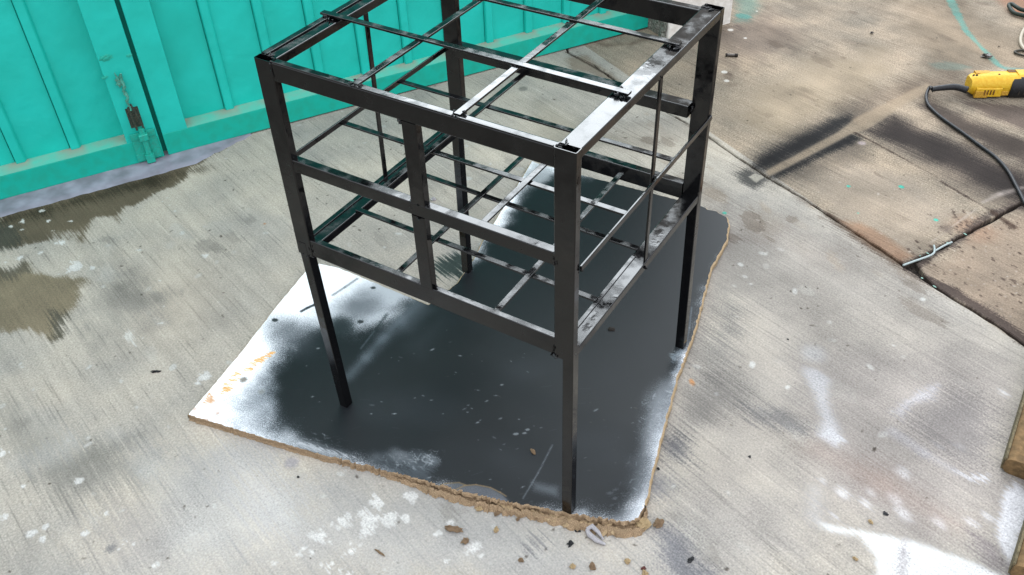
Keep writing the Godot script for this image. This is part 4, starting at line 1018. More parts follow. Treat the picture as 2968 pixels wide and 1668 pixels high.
func build_stand() -> void:
	var t := thing("steel_stand", "black painted welded steel stand with two barred shelves on the white board", "stand")
	var X := 0.35
	var Z := 0.311
	var H := 0.9595
	var Y1 := 0.533
	var lo := 0.0022
	# four uprights of flat tube, open at the top, each on a thinner foot
	var feet := [[Vector3(0.339, 0, 0.2985), Vector3(0.338, 0, 0.2985)], [Vector3(-0.310, 0, 0.304), Vector3(-0.333, 0, 0.300)], [Vector3(0.3413, 0, -0.3177), Vector3(0.337, 0, -0.301)], [Vector3(-0.338, 0, -0.296), Vector3(-0.336, 0, -0.299)]]
	var k := 0
	for s in [[1, 1], [-1, 1], [1, -1], [-1, -1]]:
		var c := Vector3(s[0] * (X - 0.021), 0, s[1] * (Z - 0.00975))
		var st := new_st()
		bar(st, c + Vector3(0, 0.486, 0), c + Vector3(0, H, 0), Vector3.RIGHT, 0.042, 0.0195, 0.0025, 0.07)
		var up := obj("leg", st, M.paint, t)
		st = new_st()
		bar(st, feet[k][0] + Vector3(0, 0.0004, 0), feet[k][1] + Vector3(0, 0.52, 0), Vector3.RIGHT, 0.0238, 0.0235, 0.002)
		obj("foot", st, M.paint, up)
		weld(t, c + Vector3(-0.012 * s[0], 0.487, 0.0085 * s[1]), Vector3(0.016, 0.004, 0.004), 5)
		weld(t, c + Vector3(-s[0] * 0.018, H - 0.002, 0.0), Vector3(0.005, 0.004, 0.009), 4)
		weld(t, c + Vector3(0.0, H - 0.001, -s[1] * 0.011), Vector3(0.016, 0.004, 0.004), 5)
		k += 1
	# top: front and back rails stand on edge, the side rails lie flat
	steel(t, "top_rail", Vector3(-X + 0.042, 0.919, 0.291), Vector3(X - 0.042, H - 0.0015, Z - 0.0012))
	steel(t, "top_rail", Vector3(-X + 0.042, 0.916, -0.298), Vector3(X - 0.042, H - 0.002, -0.278))
	steel(t, "side_rail", Vector3(X - 0.0415, 0.940, -Z + 0.0195), Vector3(X - 0.0006, H - 0.001, Z - 0.0195))
	steel(t, "side_rail", Vector3(-X + 0.0006, 0.940, -Z + 0.0195), Vector3(-X + 0.0415, H - 0.001, Z - 0.0195))
	# a spare flat strip riding on the left rail and a lip along the front one
	steel(t, "strip", Vector3(-X + 0.001, H - 0.001, -Z + 0.021), Vector3(-X + 0.016, H + 0.0022, Z - 0.021), 0.001)
	steel(t, "lip", Vector3(-X + 0.044, H - 0.0014, Z - 0.0052), Vector3(X - 0.044, H + 0.0012, Z - 0.0014), 0.001)
	# bars of the top
	for z in [0.105, -0.108]:
		var st := new_st()
		bar(st, Vector3(-X - 0.007, H + 0.0052, z - 0.004), Vector3(X - 0.008, H + 0.0052, z), Vector3.BACK, 0.0145, 0.0048, 0.001)
		obj("top_bar", st, M.paint, t)
		for x in [-0.33, 0.33]:
			weld(t, Vector3(x, H + 0.003, z + 0.010), Vector3(0.012, 0.005, 0.004), 5)
			weld(t, Vector3(x - 0.006 * signf(x), H + 0.003, z - 0.010), Vector3(0.010, 0.004, 0.004), 4)
		for x in [-0.108, 0.115]:
			weld(t, Vector3(x - 0.004, H + 0.001, z + 0.010), Vector3(0.007, 0.005, 0.005), 5)
			weld(t, Vector3(x + 0.003, H + 0.002, z - 0.009), Vector3(0.007, 0.003, 0.003), 3)
	for x in [-0.108, 0.115]:
		var st := new_st()
		bar(st, Vector3(x, H + 0.0014, 0.304), Vector3(x, H + 0.0014, -0.29), Vector3.RIGHT, 0.0145, 0.0046, 0.001)
		obj("top_bar", st, M.paint, t)
		weld(t, Vector3(x - 0.010, H + 0.002, 0.300), Vector3(0.004, 0.005, 0.008), 4)
		weld(t, Vector3(x + 0.011, H + 0.002, 0.302), Vector3(0.005, 0.006, 0.007), 5)
		weld(t, Vector3(x, H + 0.002, 0.309), Vector3(0.010, 0.003, 0.003), 4)
	# middle shelf
	steel(t, "middle_rail", Vector3(-X + 0.042, 0.711, 0.2895), Vector3(X - 0.042, 0.7405, Z - 0.0018))
	steel(t, "middle_rail", Vector3(-X + 0.042, 0.712, -0.303), Vector3(X - 0.042, 0.741, -0.272))
	for s in [-1, 1]:
		var st := new_st()
		bar(st, Vector3(s * (X + 0.0022), 0.710, 0.292), Vector3(s * (X + 0.0022), 0.711, -0.302), Vector3.UP, 0.0125, 0.0046, 0.0012)
		obj("side_bar", st, M.paint, t)
		weld(t, Vector3(s * (X + 0.002), 0.706, 0.292), Vector3(0.003, 0.007, 0.005), 4)
		weld(t, Vector3(s * (X + 0.002), 0.714, -0.304), Vector3(0.003, 0.006, 0.005), 3)
		weld(t, Vector3(s * (X + 0.004), 0.719, -0.012), Vector3(0.003, 0.004, 0.006), 3)
		st = new_st()
		bar(st, Vector3(s * (X - 0.006 if s > 0 else X - 0.012), 0.490, -0.018 if s > 0 else 0.004), Vector3(s * (X - 0.003 if s > 0 else X - 0.012), 0.944, -0.016 if s > 0 else -0.008), Vector3.BACK, 0.0125, 0.0046, 0.0012)
		obj("side_upright", st, M.paint, t)
		weld(t, Vector3(s * (X - 0.002), 0.944, -0.012), Vector3(0.003, 0.009, 0.008), 5)
		weld(t, Vector3(s * (X - 0.004), 0.498, -0.014), Vector3(0.006, 0.008, 0.010), 5)
	for z in [0.100, -0.115]:
		var st := new_st()
		bar(st, Vector3(-X + 0.0, 0.7065, z), Vector3(X - 0.002, 0.7065, z), Vector3.BACK, 0.0135, 0.0046, 0.001)
		obj("shelf_bar", st, M.paint, t)
	for x in [-0.111, 0.127]:
		var st := new_st()
		bar(st, Vector3(x, 0.7112, 0.30), Vector3(x, 0.7112, -0.285), Vector3.RIGHT, 0.0135, 0.0044, 0.001)
		obj("shelf_bar", st, M.paint, t)
	# low shelf
	steel(t, "low_rail", Vector3(-X + 0.041, 0.488, 0.294), Vector3(X - 0.041, 0.5325, Z - 0.0022))
	steel(t, "low_rail", Vector3(-X + 0.042, 0.488, -0.3105), Vector3(X - 0.042, 0.530, -0.289))
	steel(t, "low_side_rail", Vector3(X - 0.038, 0.4885, -Z + 0.0195), Vector3(X - 0.001, 0.5085, Z - 0.0195))
	steel(t, "low_side_rail", Vector3(-X + 0.001, 0.4885, -Z + 0.0195), Vector3(-X + 0.042, 0.5085, Z - 0.0195))
	steel(t, "strip", Vector3(-X + 0.0015, 0.508, -Z + 0.021), Vector3(-X + 0.015, 0.5112, Z - 0.021), 0.001)
	steel(t, "strip", Vector3(X - 0.0375, 0.508, -0.02), Vector3(X - 0.028, 0.5106, Z - 0.021), 0.001)
	for z in [0.150, -0.042]:
		var st := new_st()
		bar(st, Vector3(-X + 0.038, 0.5115, z - 0.006), Vector3(X - 0.034, 0.5115, z), Vector3.BACK, 0.0135, 0.0046, 0.001)
		obj("shelf_bar", st, M.paint, t)
	for x in [-0.086, 0.160]:
		var st := new_st()
		bar(st, Vector3(x, 0.5160, 0.298), Vector3(x - 0.004, 0.5160, -0.295), Vector3.RIGHT, 0.0135, 0.0044, 0.001)
		obj("shelf_bar", st, M.paint, t)
	# middle post of the front, in two lengths
	steel(t, "post", Vector3(-0.006, 0.741, 0.2915), Vector3(0.0265, 0.919, Z - 0.0008))
	steel(t, "post", Vector3(-0.009, 0.5325, 0.2925), Vector3(0.022, 0.711, Z - 0.001))
	weld(t, Vector3(-0.010, 0.915, 0.303), Vector3(0.006, 0.006, 0.006), 5)
	weld(t, Vector3(0.026, 0.742, 0.300), Vector3(0.004, 0.005, 0.008), 4)
	weld(t, Vector3(0.004, 0.741, 0.309), Vector3(0.014, 0.003, 0.003), 5)
	weld(t, Vector3(0.022, 0.534, 0.300), Vector3(0.005, 0.005, 0.008), 4)
	weld(t, Vector3(0.002, 0.709, 0.309), Vector3(0.012, 0.003, 0.003), 4)
	# beads where rails meet the uprights
	for s in [-1, 1]:
		for y in [0.726, 0.510]:
			weld(t, Vector3(s * (X - 0.040), y, 0.309), Vector3(0.004, 0.014, 0.003), 6)
			weld(t, Vector3(s * (X - 0.041), y + 0.016, 0.300), Vector3(0.004, 0.004, 0.008), 4)
		weld(t, Vector3(s * (X - 0.041), 0.938, 0.310), Vector3(0.003, 0.016, 0.002), 5)
		weld(t, Vector3(s * (X - 0.040), 0.727, -0.286), Vector3(0.004, 0.012, 0.006), 5)
	# dark plug on the near upright, coloured as the shade of a drilled hole
	var st := new_st()
	bar(st, Vector3(X - 0.001, 0.902, 0.3005), Vector3(X + 0.0006, 0.902, 0.3005), Vector3.UP, 0.015, 0.008, 0.0038)
	obj("dark_hole_plug", st, M.dark, t)

# ---------------------------------------------------------------- the gate
func gate_leaf(a: float, b: float, ribs: Array, label: String, edge_left: float, edge_right: float) -> Node3D:
	var t := thing("gate_leaf", label, "gate", GATE_AT, GATE_TURN)
	var top := 1.95
	var rail := 0.090                      # height of the bottom rail above the concrete
	var deep := 0.066
	var st := new_st()
	# bottom and top rails, stiles
	box(st, Vector3(a, 0.004, -deep), Vector3(b, rail, 0.0), 0.003)
	obj("bottom_rail", st, M.gate_low, t)
	st = new_st()
	box(st, Vector3(a, top - 0.09, -deep), Vector3(b, top, 0.0), 0.003)
	obj("top_rail", st, M.gate, t)
	for s in [[a, edge_left], [edge_right, b]]:
		st = new_st()
		box(st, Vector3(s[0], rail, -deep), Vector3(s[1], top - 0.09, -0.0006), 0.003)
		obj("stile", st, M.gate, t)
	# dusty top of the bottom rail
	st = new_st()
	var clean := seen(112, 234, 208, 1.75).srgb_to_linear()
	var dust := seen(190, 186, 166, 1.75).srgb_to_linear()
	var nz := FastNoiseLite.new()
	nz.seed = int(absf(edge_left) * 100.0)
	nz.frequency = 14.0
	nz.fractal_octaves = 4
	var shade := func(x: float, d: float) -> Color:
		var near_rib := 1.0 - smoothstep(0.0, 0.05, absf(x - edge_left))
		for r in ribs + [edge_right]:
			near_rib = maxf(near_rib, 1.0 - smoothstep(0.0, 0.07, absf(r - x)) if x <= r else 1.0 - smoothstep(0.03, 0.06, x - r))
		var k := clampf(0.12 + 0.75 * near_rib + 0.55 * nz.get_noise_2d(x, d * 2.0) + 0.2 * d, 0.0, 1.0)
		return clean.lerp(dust, k * (0.35 + 0.65 * d))
	var n := int((edge_right - edge_left) / 0.008)
	for i in n:
		for j in 4:
			var cs := []
			var ps := []
			for q in [[0, 0], [1, 0], [1, 1], [0, 1]]:
				var x := lerpf(edge_left, edge_right, float(i + q[0]) / n)
				var d := float(j + q[1]) / 4.0
				ps.append(Vector3(x, rail + 0.0006 + 0.0024 * d, lerpf(-0.0005, -deep, d)))
				cs.append(shade.call(x, d))
			for q in [[0, 2, 1], [0, 3, 2]]:
				for v in q:
					st.set_normal(Vector3.UP)
					st.set_color(cs[v])
					st.add_vertex(ps[v])
	obj("ledge", st, M.ledge, t)
	# sheet in strips between the raised ribs; a dark seam down the left of each rib
	var at := edge_left + 0.005
	var stops := ribs.duplicate()
	stops.append(edge_right)
	for r in stops:
		var wall: bool = r == edge_right
		st = new_st()
		box(st, Vector3(at, rail + 0.002, -deep - 0.004), Vector3(r - (0.0 if wall else 0.0022), top - 0.09, -deep + 0.001), 0.0005)
		obj("panel", st, M.gate, t)
		if not wall:
			st = new_st()
			# profile: a steep left flank, a face, a sloping right flank
			var y0 := rail + 0.003
			var y1 := top - 0.09
			var p := [Vector2(r, -deep - 0.003), Vector2(r + 0.002, -deep + 0.014), Vector2(r + 0.005, -deep + 0.0165), Vector2(r + 0.027, -deep + 0.0165), Vector2(r + 0.031, -deep + 0.014), Vector2(r + 0.037, -deep + 0.001)]
			for i in p.size() - 1:
				var e: Vector2 = p[i + 1] - p[i]
				var nn := Vector3(-e.y, 0, e.x).normalized()
				if nn.z < 0.0 and absf(nn.z) > 0.01:
					nn = -nn
				quad(st, Vector3(p[i].x, y0, p[i].y), Vector3(p[i + 1].x, y0, p[i + 1].y), Vector3(p[i + 1].x, y1, p[i + 1].y), Vector3(p[i].x, y1, p[i].y), nn)
			obj("rib", st, M.gate, t)
			at = r + 0.036
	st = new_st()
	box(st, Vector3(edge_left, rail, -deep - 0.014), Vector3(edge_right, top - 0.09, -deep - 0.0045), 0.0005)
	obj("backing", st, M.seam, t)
	return t

func build_gate() -> void:
	var l := gate_leaf(-2.75, -0.495, [-2.2, -2.02, -1.85, -1.67, -1.49, -1.315, -1.135, -0.962, -0.783], "turquoise sheet-metal gate leaf that carries the drop bolt, beside the wet concrete", -2.66, -0.602)
	var ribs := []
	for i in 10:
		ribs.append(-0.241 + 0.1772 * i)
	gate_leaf(-0.480, 1.566, ribs, "turquoise sheet-metal gate leaf without a bolt, reaching to the white pillar", -0.392, 1.48)
	# strip added in the gap between the leaves, darkened to read as shade
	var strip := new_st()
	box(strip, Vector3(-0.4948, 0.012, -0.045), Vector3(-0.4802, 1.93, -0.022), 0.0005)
	obj("gap_shade_strip", strip, M.shadow_strip, l)
	# drop bolt
	var st := new_st()
	box(st, Vector3(-0.585, 0.012, 0.0), Vector3(-0.502, 0.118, 0.004), 0.001)
	var plate := obj("drop_bolt", st, M.bolt, l)
	st = new_st()
	for y in [[0.098, 0.122], [0.012, 0.040]]:
		for q in [[-0.586, -0.557, 0.0, 0.0, 0.0035, 0.0075, 0.001], [-0.530, -0.502, 0.002, 0.003, 0.0035, 0.0075, 0.001], [-0.5585, -0.5285, -0.003, -0.001, 0.004, 0.028, 0.004]]:
			st = new_st()
			box(st, Vector3(q[0], y[0] + q[2], q[4]), Vector3(q[1], y[1] + q[3], q[5]), q[6])
			obj("strap", st, M.bolt, plate)
	st = new_st()
	bar(st, Vector3(-0.5435, -0.002, 0.0145), Vector3(-0.5435, 0.142, 0.0145), Vector3.RIGHT, 0.019, 0.017, 0.004)
	obj("rod", st, M.bolt, plate)
	st = new_st()
	bar(st, Vector3(-0.5435, -0.0045, 0.0145), Vector3(-0.5435, -0.001, 0.0145), Vector3.RIGHT, 0.022, 0.019, 0.004)
	obj("rod_tip", st, M.seam, plate)
	st = new_st()
	box(st, Vector3(-0.572, 0.143, -0.001), Vector3(-0.530, 0.218, 0.0016), 0.0006)
	obj("dark_rusty_plate", st, M.rust, plate)  # dark rusty plate set proud, its colour standing for the hollow's shade
	st = new_st()
	tube(st, [Vector3(-0.556, 0.138, 0.014), Vector3(-0.558, 0.19, 0.02), Vector3(-0.561, 0.23, 0.016)], [0.004], 7)
	tube(st, [Vector3(-0.533, 0.138, 0.014), Vector3(-0.541, 0.19, 0.022), Vector3(-0.550, 0.24, 0.018)], [0.0035], 7)
	obj("rod_handle", st, M.rust, plate)
	st = new_st()
	rng.seed = 9
	var pts := []
	for i in 12:
		pts.append(Vector3(-0.556 + 0.004 * sin(i * 1.9) + i * 0.0004, 0.215 + i * 0.0125, 0.012 + 0.004 * cos(i * 1.7)))
	tube(st, pts, [0.0045, 0.0065, 0.004, 0.006, 0.0045, 0.0075, 0.0045, 0.006, 0.005, 0.009, 0.006, 0.003], 6)
	for q in [[-0.558, 0.340, 0.014]]:
		tube(st, [Vector3(q[0], q[1] - 0.02, 0.014), Vector3(q[0] - q[2] * 0.35, q[1], 0.018), Vector3(q[0] - q[2] * 0.6, q[1] + 0.02, 0.014)], [0.0035, 0.003, 0.0015], 6)
	lump(st, Vector3(-0.561, 0.322, 0.008), Vector3(0.010, 0.016, 0.008), 4, 0.5, 2.0)
	obj("chain", st, M.bolt_worn, plate)
	for q in [[-0.575, 0.41, 0.012], [-0.600, 0.345, 0.006], [-0.504, 0.40, 0.006]]:
		st = new_st()
		lump(st, Vector3(q[0], q[1], 0.0), Vector3(q[2] * 1.6, q[2] * 0.8, 0.0022), int(q[1] * 100.0), 0.5, 2.0)
		obj("weld_spatter", st, M.bolt, l)

	# rough cement skirt along the foot of the gate
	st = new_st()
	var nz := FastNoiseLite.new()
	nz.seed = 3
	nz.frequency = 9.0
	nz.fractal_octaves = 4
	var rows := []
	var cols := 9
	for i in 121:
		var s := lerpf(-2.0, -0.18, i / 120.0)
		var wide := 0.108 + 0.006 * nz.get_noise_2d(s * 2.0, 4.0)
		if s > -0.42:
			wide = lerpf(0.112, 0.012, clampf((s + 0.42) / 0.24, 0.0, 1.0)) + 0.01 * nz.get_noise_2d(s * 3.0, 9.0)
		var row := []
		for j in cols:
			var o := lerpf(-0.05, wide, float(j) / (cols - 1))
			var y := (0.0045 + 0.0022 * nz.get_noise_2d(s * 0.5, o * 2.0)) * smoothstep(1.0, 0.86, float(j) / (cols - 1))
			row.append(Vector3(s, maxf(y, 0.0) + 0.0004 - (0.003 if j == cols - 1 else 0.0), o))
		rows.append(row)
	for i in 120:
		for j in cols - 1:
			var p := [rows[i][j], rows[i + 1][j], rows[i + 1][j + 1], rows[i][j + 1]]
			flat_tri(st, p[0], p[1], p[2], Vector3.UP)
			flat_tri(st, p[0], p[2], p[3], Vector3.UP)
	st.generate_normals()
	var skirt := setting("cement_skirt", st, mottled(81, seen(160, 156, 168, 2.0), seen(200, 197, 213, 2.0), 1.1, 0.4, 0.0, 0.035, 0.5))  # lavender of the reflected sky is painted into the cement colour
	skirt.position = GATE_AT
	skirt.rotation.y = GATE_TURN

	# the pillar the gate closes against
	var t := thing("pillar", "white painted masonry pillar at the end of the turquoise gate", "pillar", GATE_AT, GATE_TURN)
	st = new_st()
	var face := []
	box(st, Vector3(1.580, -0.004, -0.26), Vector3(1.906, 2.15, 0.1335), 0.008)
	obj("painted_render", st, M.render_white, t)
	# unpainted mortar on the return towards the gate
	st = new_st()
	var nz2 := FastNoiseLite.new()
	nz2.seed = 14
	nz2.frequency = 14.0
	nz2.fractal_octaves = 4
	var g := []
	for i in 60:
		var row := []
		for j in 14:
			var y := i / 59.0 * 1.4 - 0.003
			var o := lerpf(-0.06, 0.124 + 0.014 * nz2.get_noise_2d(y * 2.0, 1.0), j / 13.0)
			row.append(Vector3(1.5775 - (0.009 + 0.014 * nz2.get_noise_2d(y, o)) * (0.2 if j == 13 else 1.0), y, o))
		g.append(row)
	for i in 59:
		for j in 13:
			flat_tri(st, g[i][j], g[i + 1][j], g[i + 1][j + 1], Vector3.LEFT)
			flat_tri(st, g[i][j], g[i + 1][j + 1], g[i][j + 1], Vector3.LEFT)
	obj("mortar", st, M.render_grey, t)

# ---------------------------------------------------------------- things lying about
func ground_at(p: Vector2, y := 0.0) -> Vector3:
	return Vector3(p.x, G + y, p.y)

func build_grinder() -> void:
	var turn := atan2(-(-0.0855), 0.1)      # set below
	var a: Vector2 = Vector2(0.725, -2.091)
	var b: Vector2 = Vector2(0.851, -2.162)
	var d := (b - a).normalized()
	turn = atan2(-d.y, d.x)
	var t := thing("angle_grinder", "yellow and black corded angle grinder lying on the brown concrete", "power tool", Vector3(a.x, G - 0.003, a.y), turn)
	# local: x along the body, z towards the near side; the near lower edge is z = 0
	var rings := [[0.0, 0.030, 0.026, 0.040, 0.0], [0.012, 0.037, 0.033, 0.040, 0.0], [0.04, 0.040, 0.036, 0.041, 0.0], [0.09, 0.0405, 0.0375, 0.042, 0.0], [0.15, 0.040, 0.038, 0.042, 0.0], [0.172, 0.040, 0.038, 0.042, 0.0]]
	var shell := func(st: SurfaceTool, r: Array, sq: float) -> void:
		var sides := 28
		var grid := []
		for q in r:
			var row := []
			for s in sides:
				var th := TAU * s / sides
				var cx := signf(cos(th)) * pow(absf(cos(th)), sq)
				var sy := signf(sin(th)) * pow(absf(sin(th)), sq)
				row.append(Vector3(q[0], q[3] + q[2] * sy, -0.04 + q[4] + q[1] * cx))
			grid.append(row)
		for i in grid.size() - 1:
			for s in sides:
				var s2 := (s + 1) % sides
				var c := Vector3((r[i][0] + r[i + 1][0]) * 0.5, r[i][3], -0.04)
				var nn := []
				for v in [grid[i][s], grid[i][s2], grid[i + 1][s2], grid[i + 1][s]]:
					nn.append((Vector3(0, v.y, v.z) - Vector3(0, c.y, c.z)).normalized())
				tri(st, [grid[i][s], grid[i][s2], grid[i + 1][s2]], [nn[0], nn[1], nn[2]])
				tri(st, [grid[i][s], grid[i + 1][s2], grid[i + 1][s]], [nn[0], nn[2], nn[3]])
		for e in [0, grid.size() - 1]:
			var o := Vector3.LEFT if e == 0 else Vector3.RIGHT
			for s in sides:
				tri(st, [Vector3(r[e][0], r[e][3], -0.04), grid[e][s], grid[e][(s + 1) % sides]], [o, o, o])
	var st := new_st()
	shell.call(st, rings, 0.55)
	var body := obj("rear_housing", st, M.yellow, t)
	# cheek with vents on the near side
	st = new_st()
	box(st, Vector3(0.018, 0.006, -0.012), Vector3(0.110, 0.044, 0.004), 0.006)
	obj("cheek", st, M.yellow, body)
	st = new_st()
	box(st, Vector3(0.016, 0.003, -0.010), Vector3(0.062, 0.034, 0.0052), 0.005)
	obj("grimy_cheek", st, M.yellow_dirty, body)
	for i in 4:
		st = new_st()
		box(st, Vector3(0.046 + i * 0.011, 0.018, 0.002), Vector3(0.051 + i * 0.011, 0.037, 0.0064), 0.0015)
		obj("vent", st, M.brown_plastic, body)
	for q in [[0.028, 0.0575, -0.0125], [0.048, 0.0640, -0.018], [0.012, 0.0735, -0.044], [0.021, 0.0755, -0.040], [0.100, 0.0790, -0.036]]:
		st = new_st()
		tube(st, [Vector3(q[0], q[1] - 0.004, q[2] - 0.002), Vector3(q[0], q[1] + 0.001, q[2] + 0.0012)], [0.0042], 10)
		obj("screw", st, M.dark, body)
	# raised grip on top and its worn recess
	st = new_st()
	box(st, Vector3(0.022, 0.062, -0.076), Vector3(0.076, 0.0785, -0.050), 0.006)
	obj("top_pad", st, M.yellow_dirty, body)
	st = new_st()
	box(st, Vector3(0.028, 0.0705, -0.058), Vector3(0.074, 0.0765, -0.0475), 0.003)
	obj("slide_recess", st, M.brown_plastic, body)
	st = new_st()
	box(st, Vector3(0.140, 0.0765, -0.072), Vector3(0.176, 0.0815, -0.052), 0.002)
	obj("slide_switch", st, M.brown_plastic, body)
	st = new_st()
	box(st, Vector3(0.112, 0.012, -0.006), Vector3(0.137, 0.030, 0.0022), 0.003)
	obj("rating_plate", st, M.yellow_dirty, body)
	st = new_st()
	tube(st, [Vector3(0.060, 0.0395, -0.0015), Vector3(0.1, 0.0400, 0.0), Vector3(0.142, 0.040, -0.0015)], [0.0012], 6)
	obj("shell_seam", st, M.brown_plastic, body)
	# black grip wrapped round the near side, motor housing and head beyond
	st = new_st()
	shell.call(st, [[0.140, 0.042, 0.036, 0.037, 0.003], [0.146, 0.046, 0.040, 0.037, 0.004], [0.22, 0.047, 0.041, 0.038, 0.004], [0.30, 0.044, 0.038, 0.040, 0.002]], 0.6)
	var cut := obj("motor_housing", st, M.rubber, t)
	st = new_st()
	shell.call(st, [[0.168, 0.036, 0.042, 0.0425, -0.008], [0.24, 0.038, 0.043, 0.042, -0.006], [0.301, 0.036, 0.040, 0.042, -0.004]], 0.6)
	obj("upper_housing", st, M.yellow, t)
	for i in 3:
		st = new_st()
		box(st, Vector3(0.168 + i * 0.018, 0.020, 0.006), Vector3(0.172 + i * 0.018, 0.034, 0.0125), 0.0015)
		obj("grip_ridge", st, M.steel, cut)
	st = new_st()
	shell.call(st, [[0.299, 0.040, 0.036, 0.041, 0.0], [0.33, 0.036, 0.036, 0.042, 0.0], [0.375, 0.026, 0.030, 0.042, 0.0]], 0.8)
	obj("gear_head", st, M.steel, t)
	st = new_st()
	tube(st, [Vector3(0.345, 0.042, -0.10), Vector3(0.345, 0.042, -0.094)], [0.062], 30)
	obj("cutting_disc", st, M.grit, t)
	st = new_st()
	tube(st, [Vector3(0.345, 0.042, -0.094), Vector3(0.345, 0.042, -0.07)], [0.018], 16)
	obj("spindle", st, M.steel, t)
	# strain relief and cord
	var inv := t.transform.affine_inverse()
	var relief := []
	var p0: Vector2 = Vector2(0.713, -2.076)
	var p1: Vector2 = Vector2(0.669, -2.078)
	var p2: Vector2 = Vector2(0.625, -2.057)
	var p3: Vector2 = Vector2(0.596, -2.042)
	for q in [[p0, 0.036], [p1, 0.037], [p2, 0.032], [p3, 0.026]]:
		relief.append(inv * ground_at(q[0], q[1]))
	st = new_st()
	tube(st, smooth_path(relief), [0.0135, 0.0135, 0.013, 0.0125, 0.0125, 0.012, 0.012, 0.0115, 0.011, 0.011, 0.0105, 0.0105, 0.010, 0.010, 0.0095, 0.0125], 12)
	obj("strain_relief", st, M.rubber, t)
	var cord := [relief[3], inv * ground_at(Vector2(0.583, -2.068), 0.018), inv * ground_at(Vector2(0.585, -2.018), 0.008)]
	for q in [Vector2(0.606, -1.961), Vector2(0.644, -1.913), Vector2(0.689, -1.871), Vector2(0.757, -1.817), Vector2(0.824, -1.760), Vector2(0.888, -1.705), Vector2(0.939, -1.637), Vector2(0.985, -1.543), Vector2(1.044, -1.428), Vector2(1.148, -1.324), Vector2(1.266, -1.276)]:
		cord.append(inv * ground_at(q, 0.0045))
	st = new_st()
	tube(st, smooth_path(cord), [0.0062], 9)
	obj("cord", st, M.rubber, t)

func beam(label: String, foot: Vector2, d: Vector2, wide: float, tall: float, length: float, lean: float, group := "") -> void:
	var t := thing("timber_beam", label, "timber", ground_at(foot, 0.0005), atan2(-d.y, d.x), group)
	var st := new_st()
	bar(st, Vector3(0, tall * 0.5, wide * 0.5), Vector3(length, tall * 0.5 + lean, wide * 0.5), Vector3.BACK, wide, tall, 0.018)
	obj("beam", st, M.timber_top, t)
	st = new_st()
	bar(st, Vector3(0.004, tall * 0.5, 0.0), Vector3(length, tall * 0.5 + lean, 0.0), Vector3.BACK, 0.006, tall - 0.010, 0.002)
	obj("bark_side", st, M.timber_side, t)

func bit(called: String, label: String, cat: String, p: Vector2, size: Vector3, m: Material, seed_: int, turn := 0.0, group := "", base := G, rough := 0.6) -> void:
	var st := new_st()
	lump(st, Vector3(0, size.y * 0.6, 0), size * 0.66, seed_, rough, 1.9, turn)
	var o := obj(called, st, m)
	o.position = Vector3(p.x, base, p.y)
	tag(o, label, cat, group)

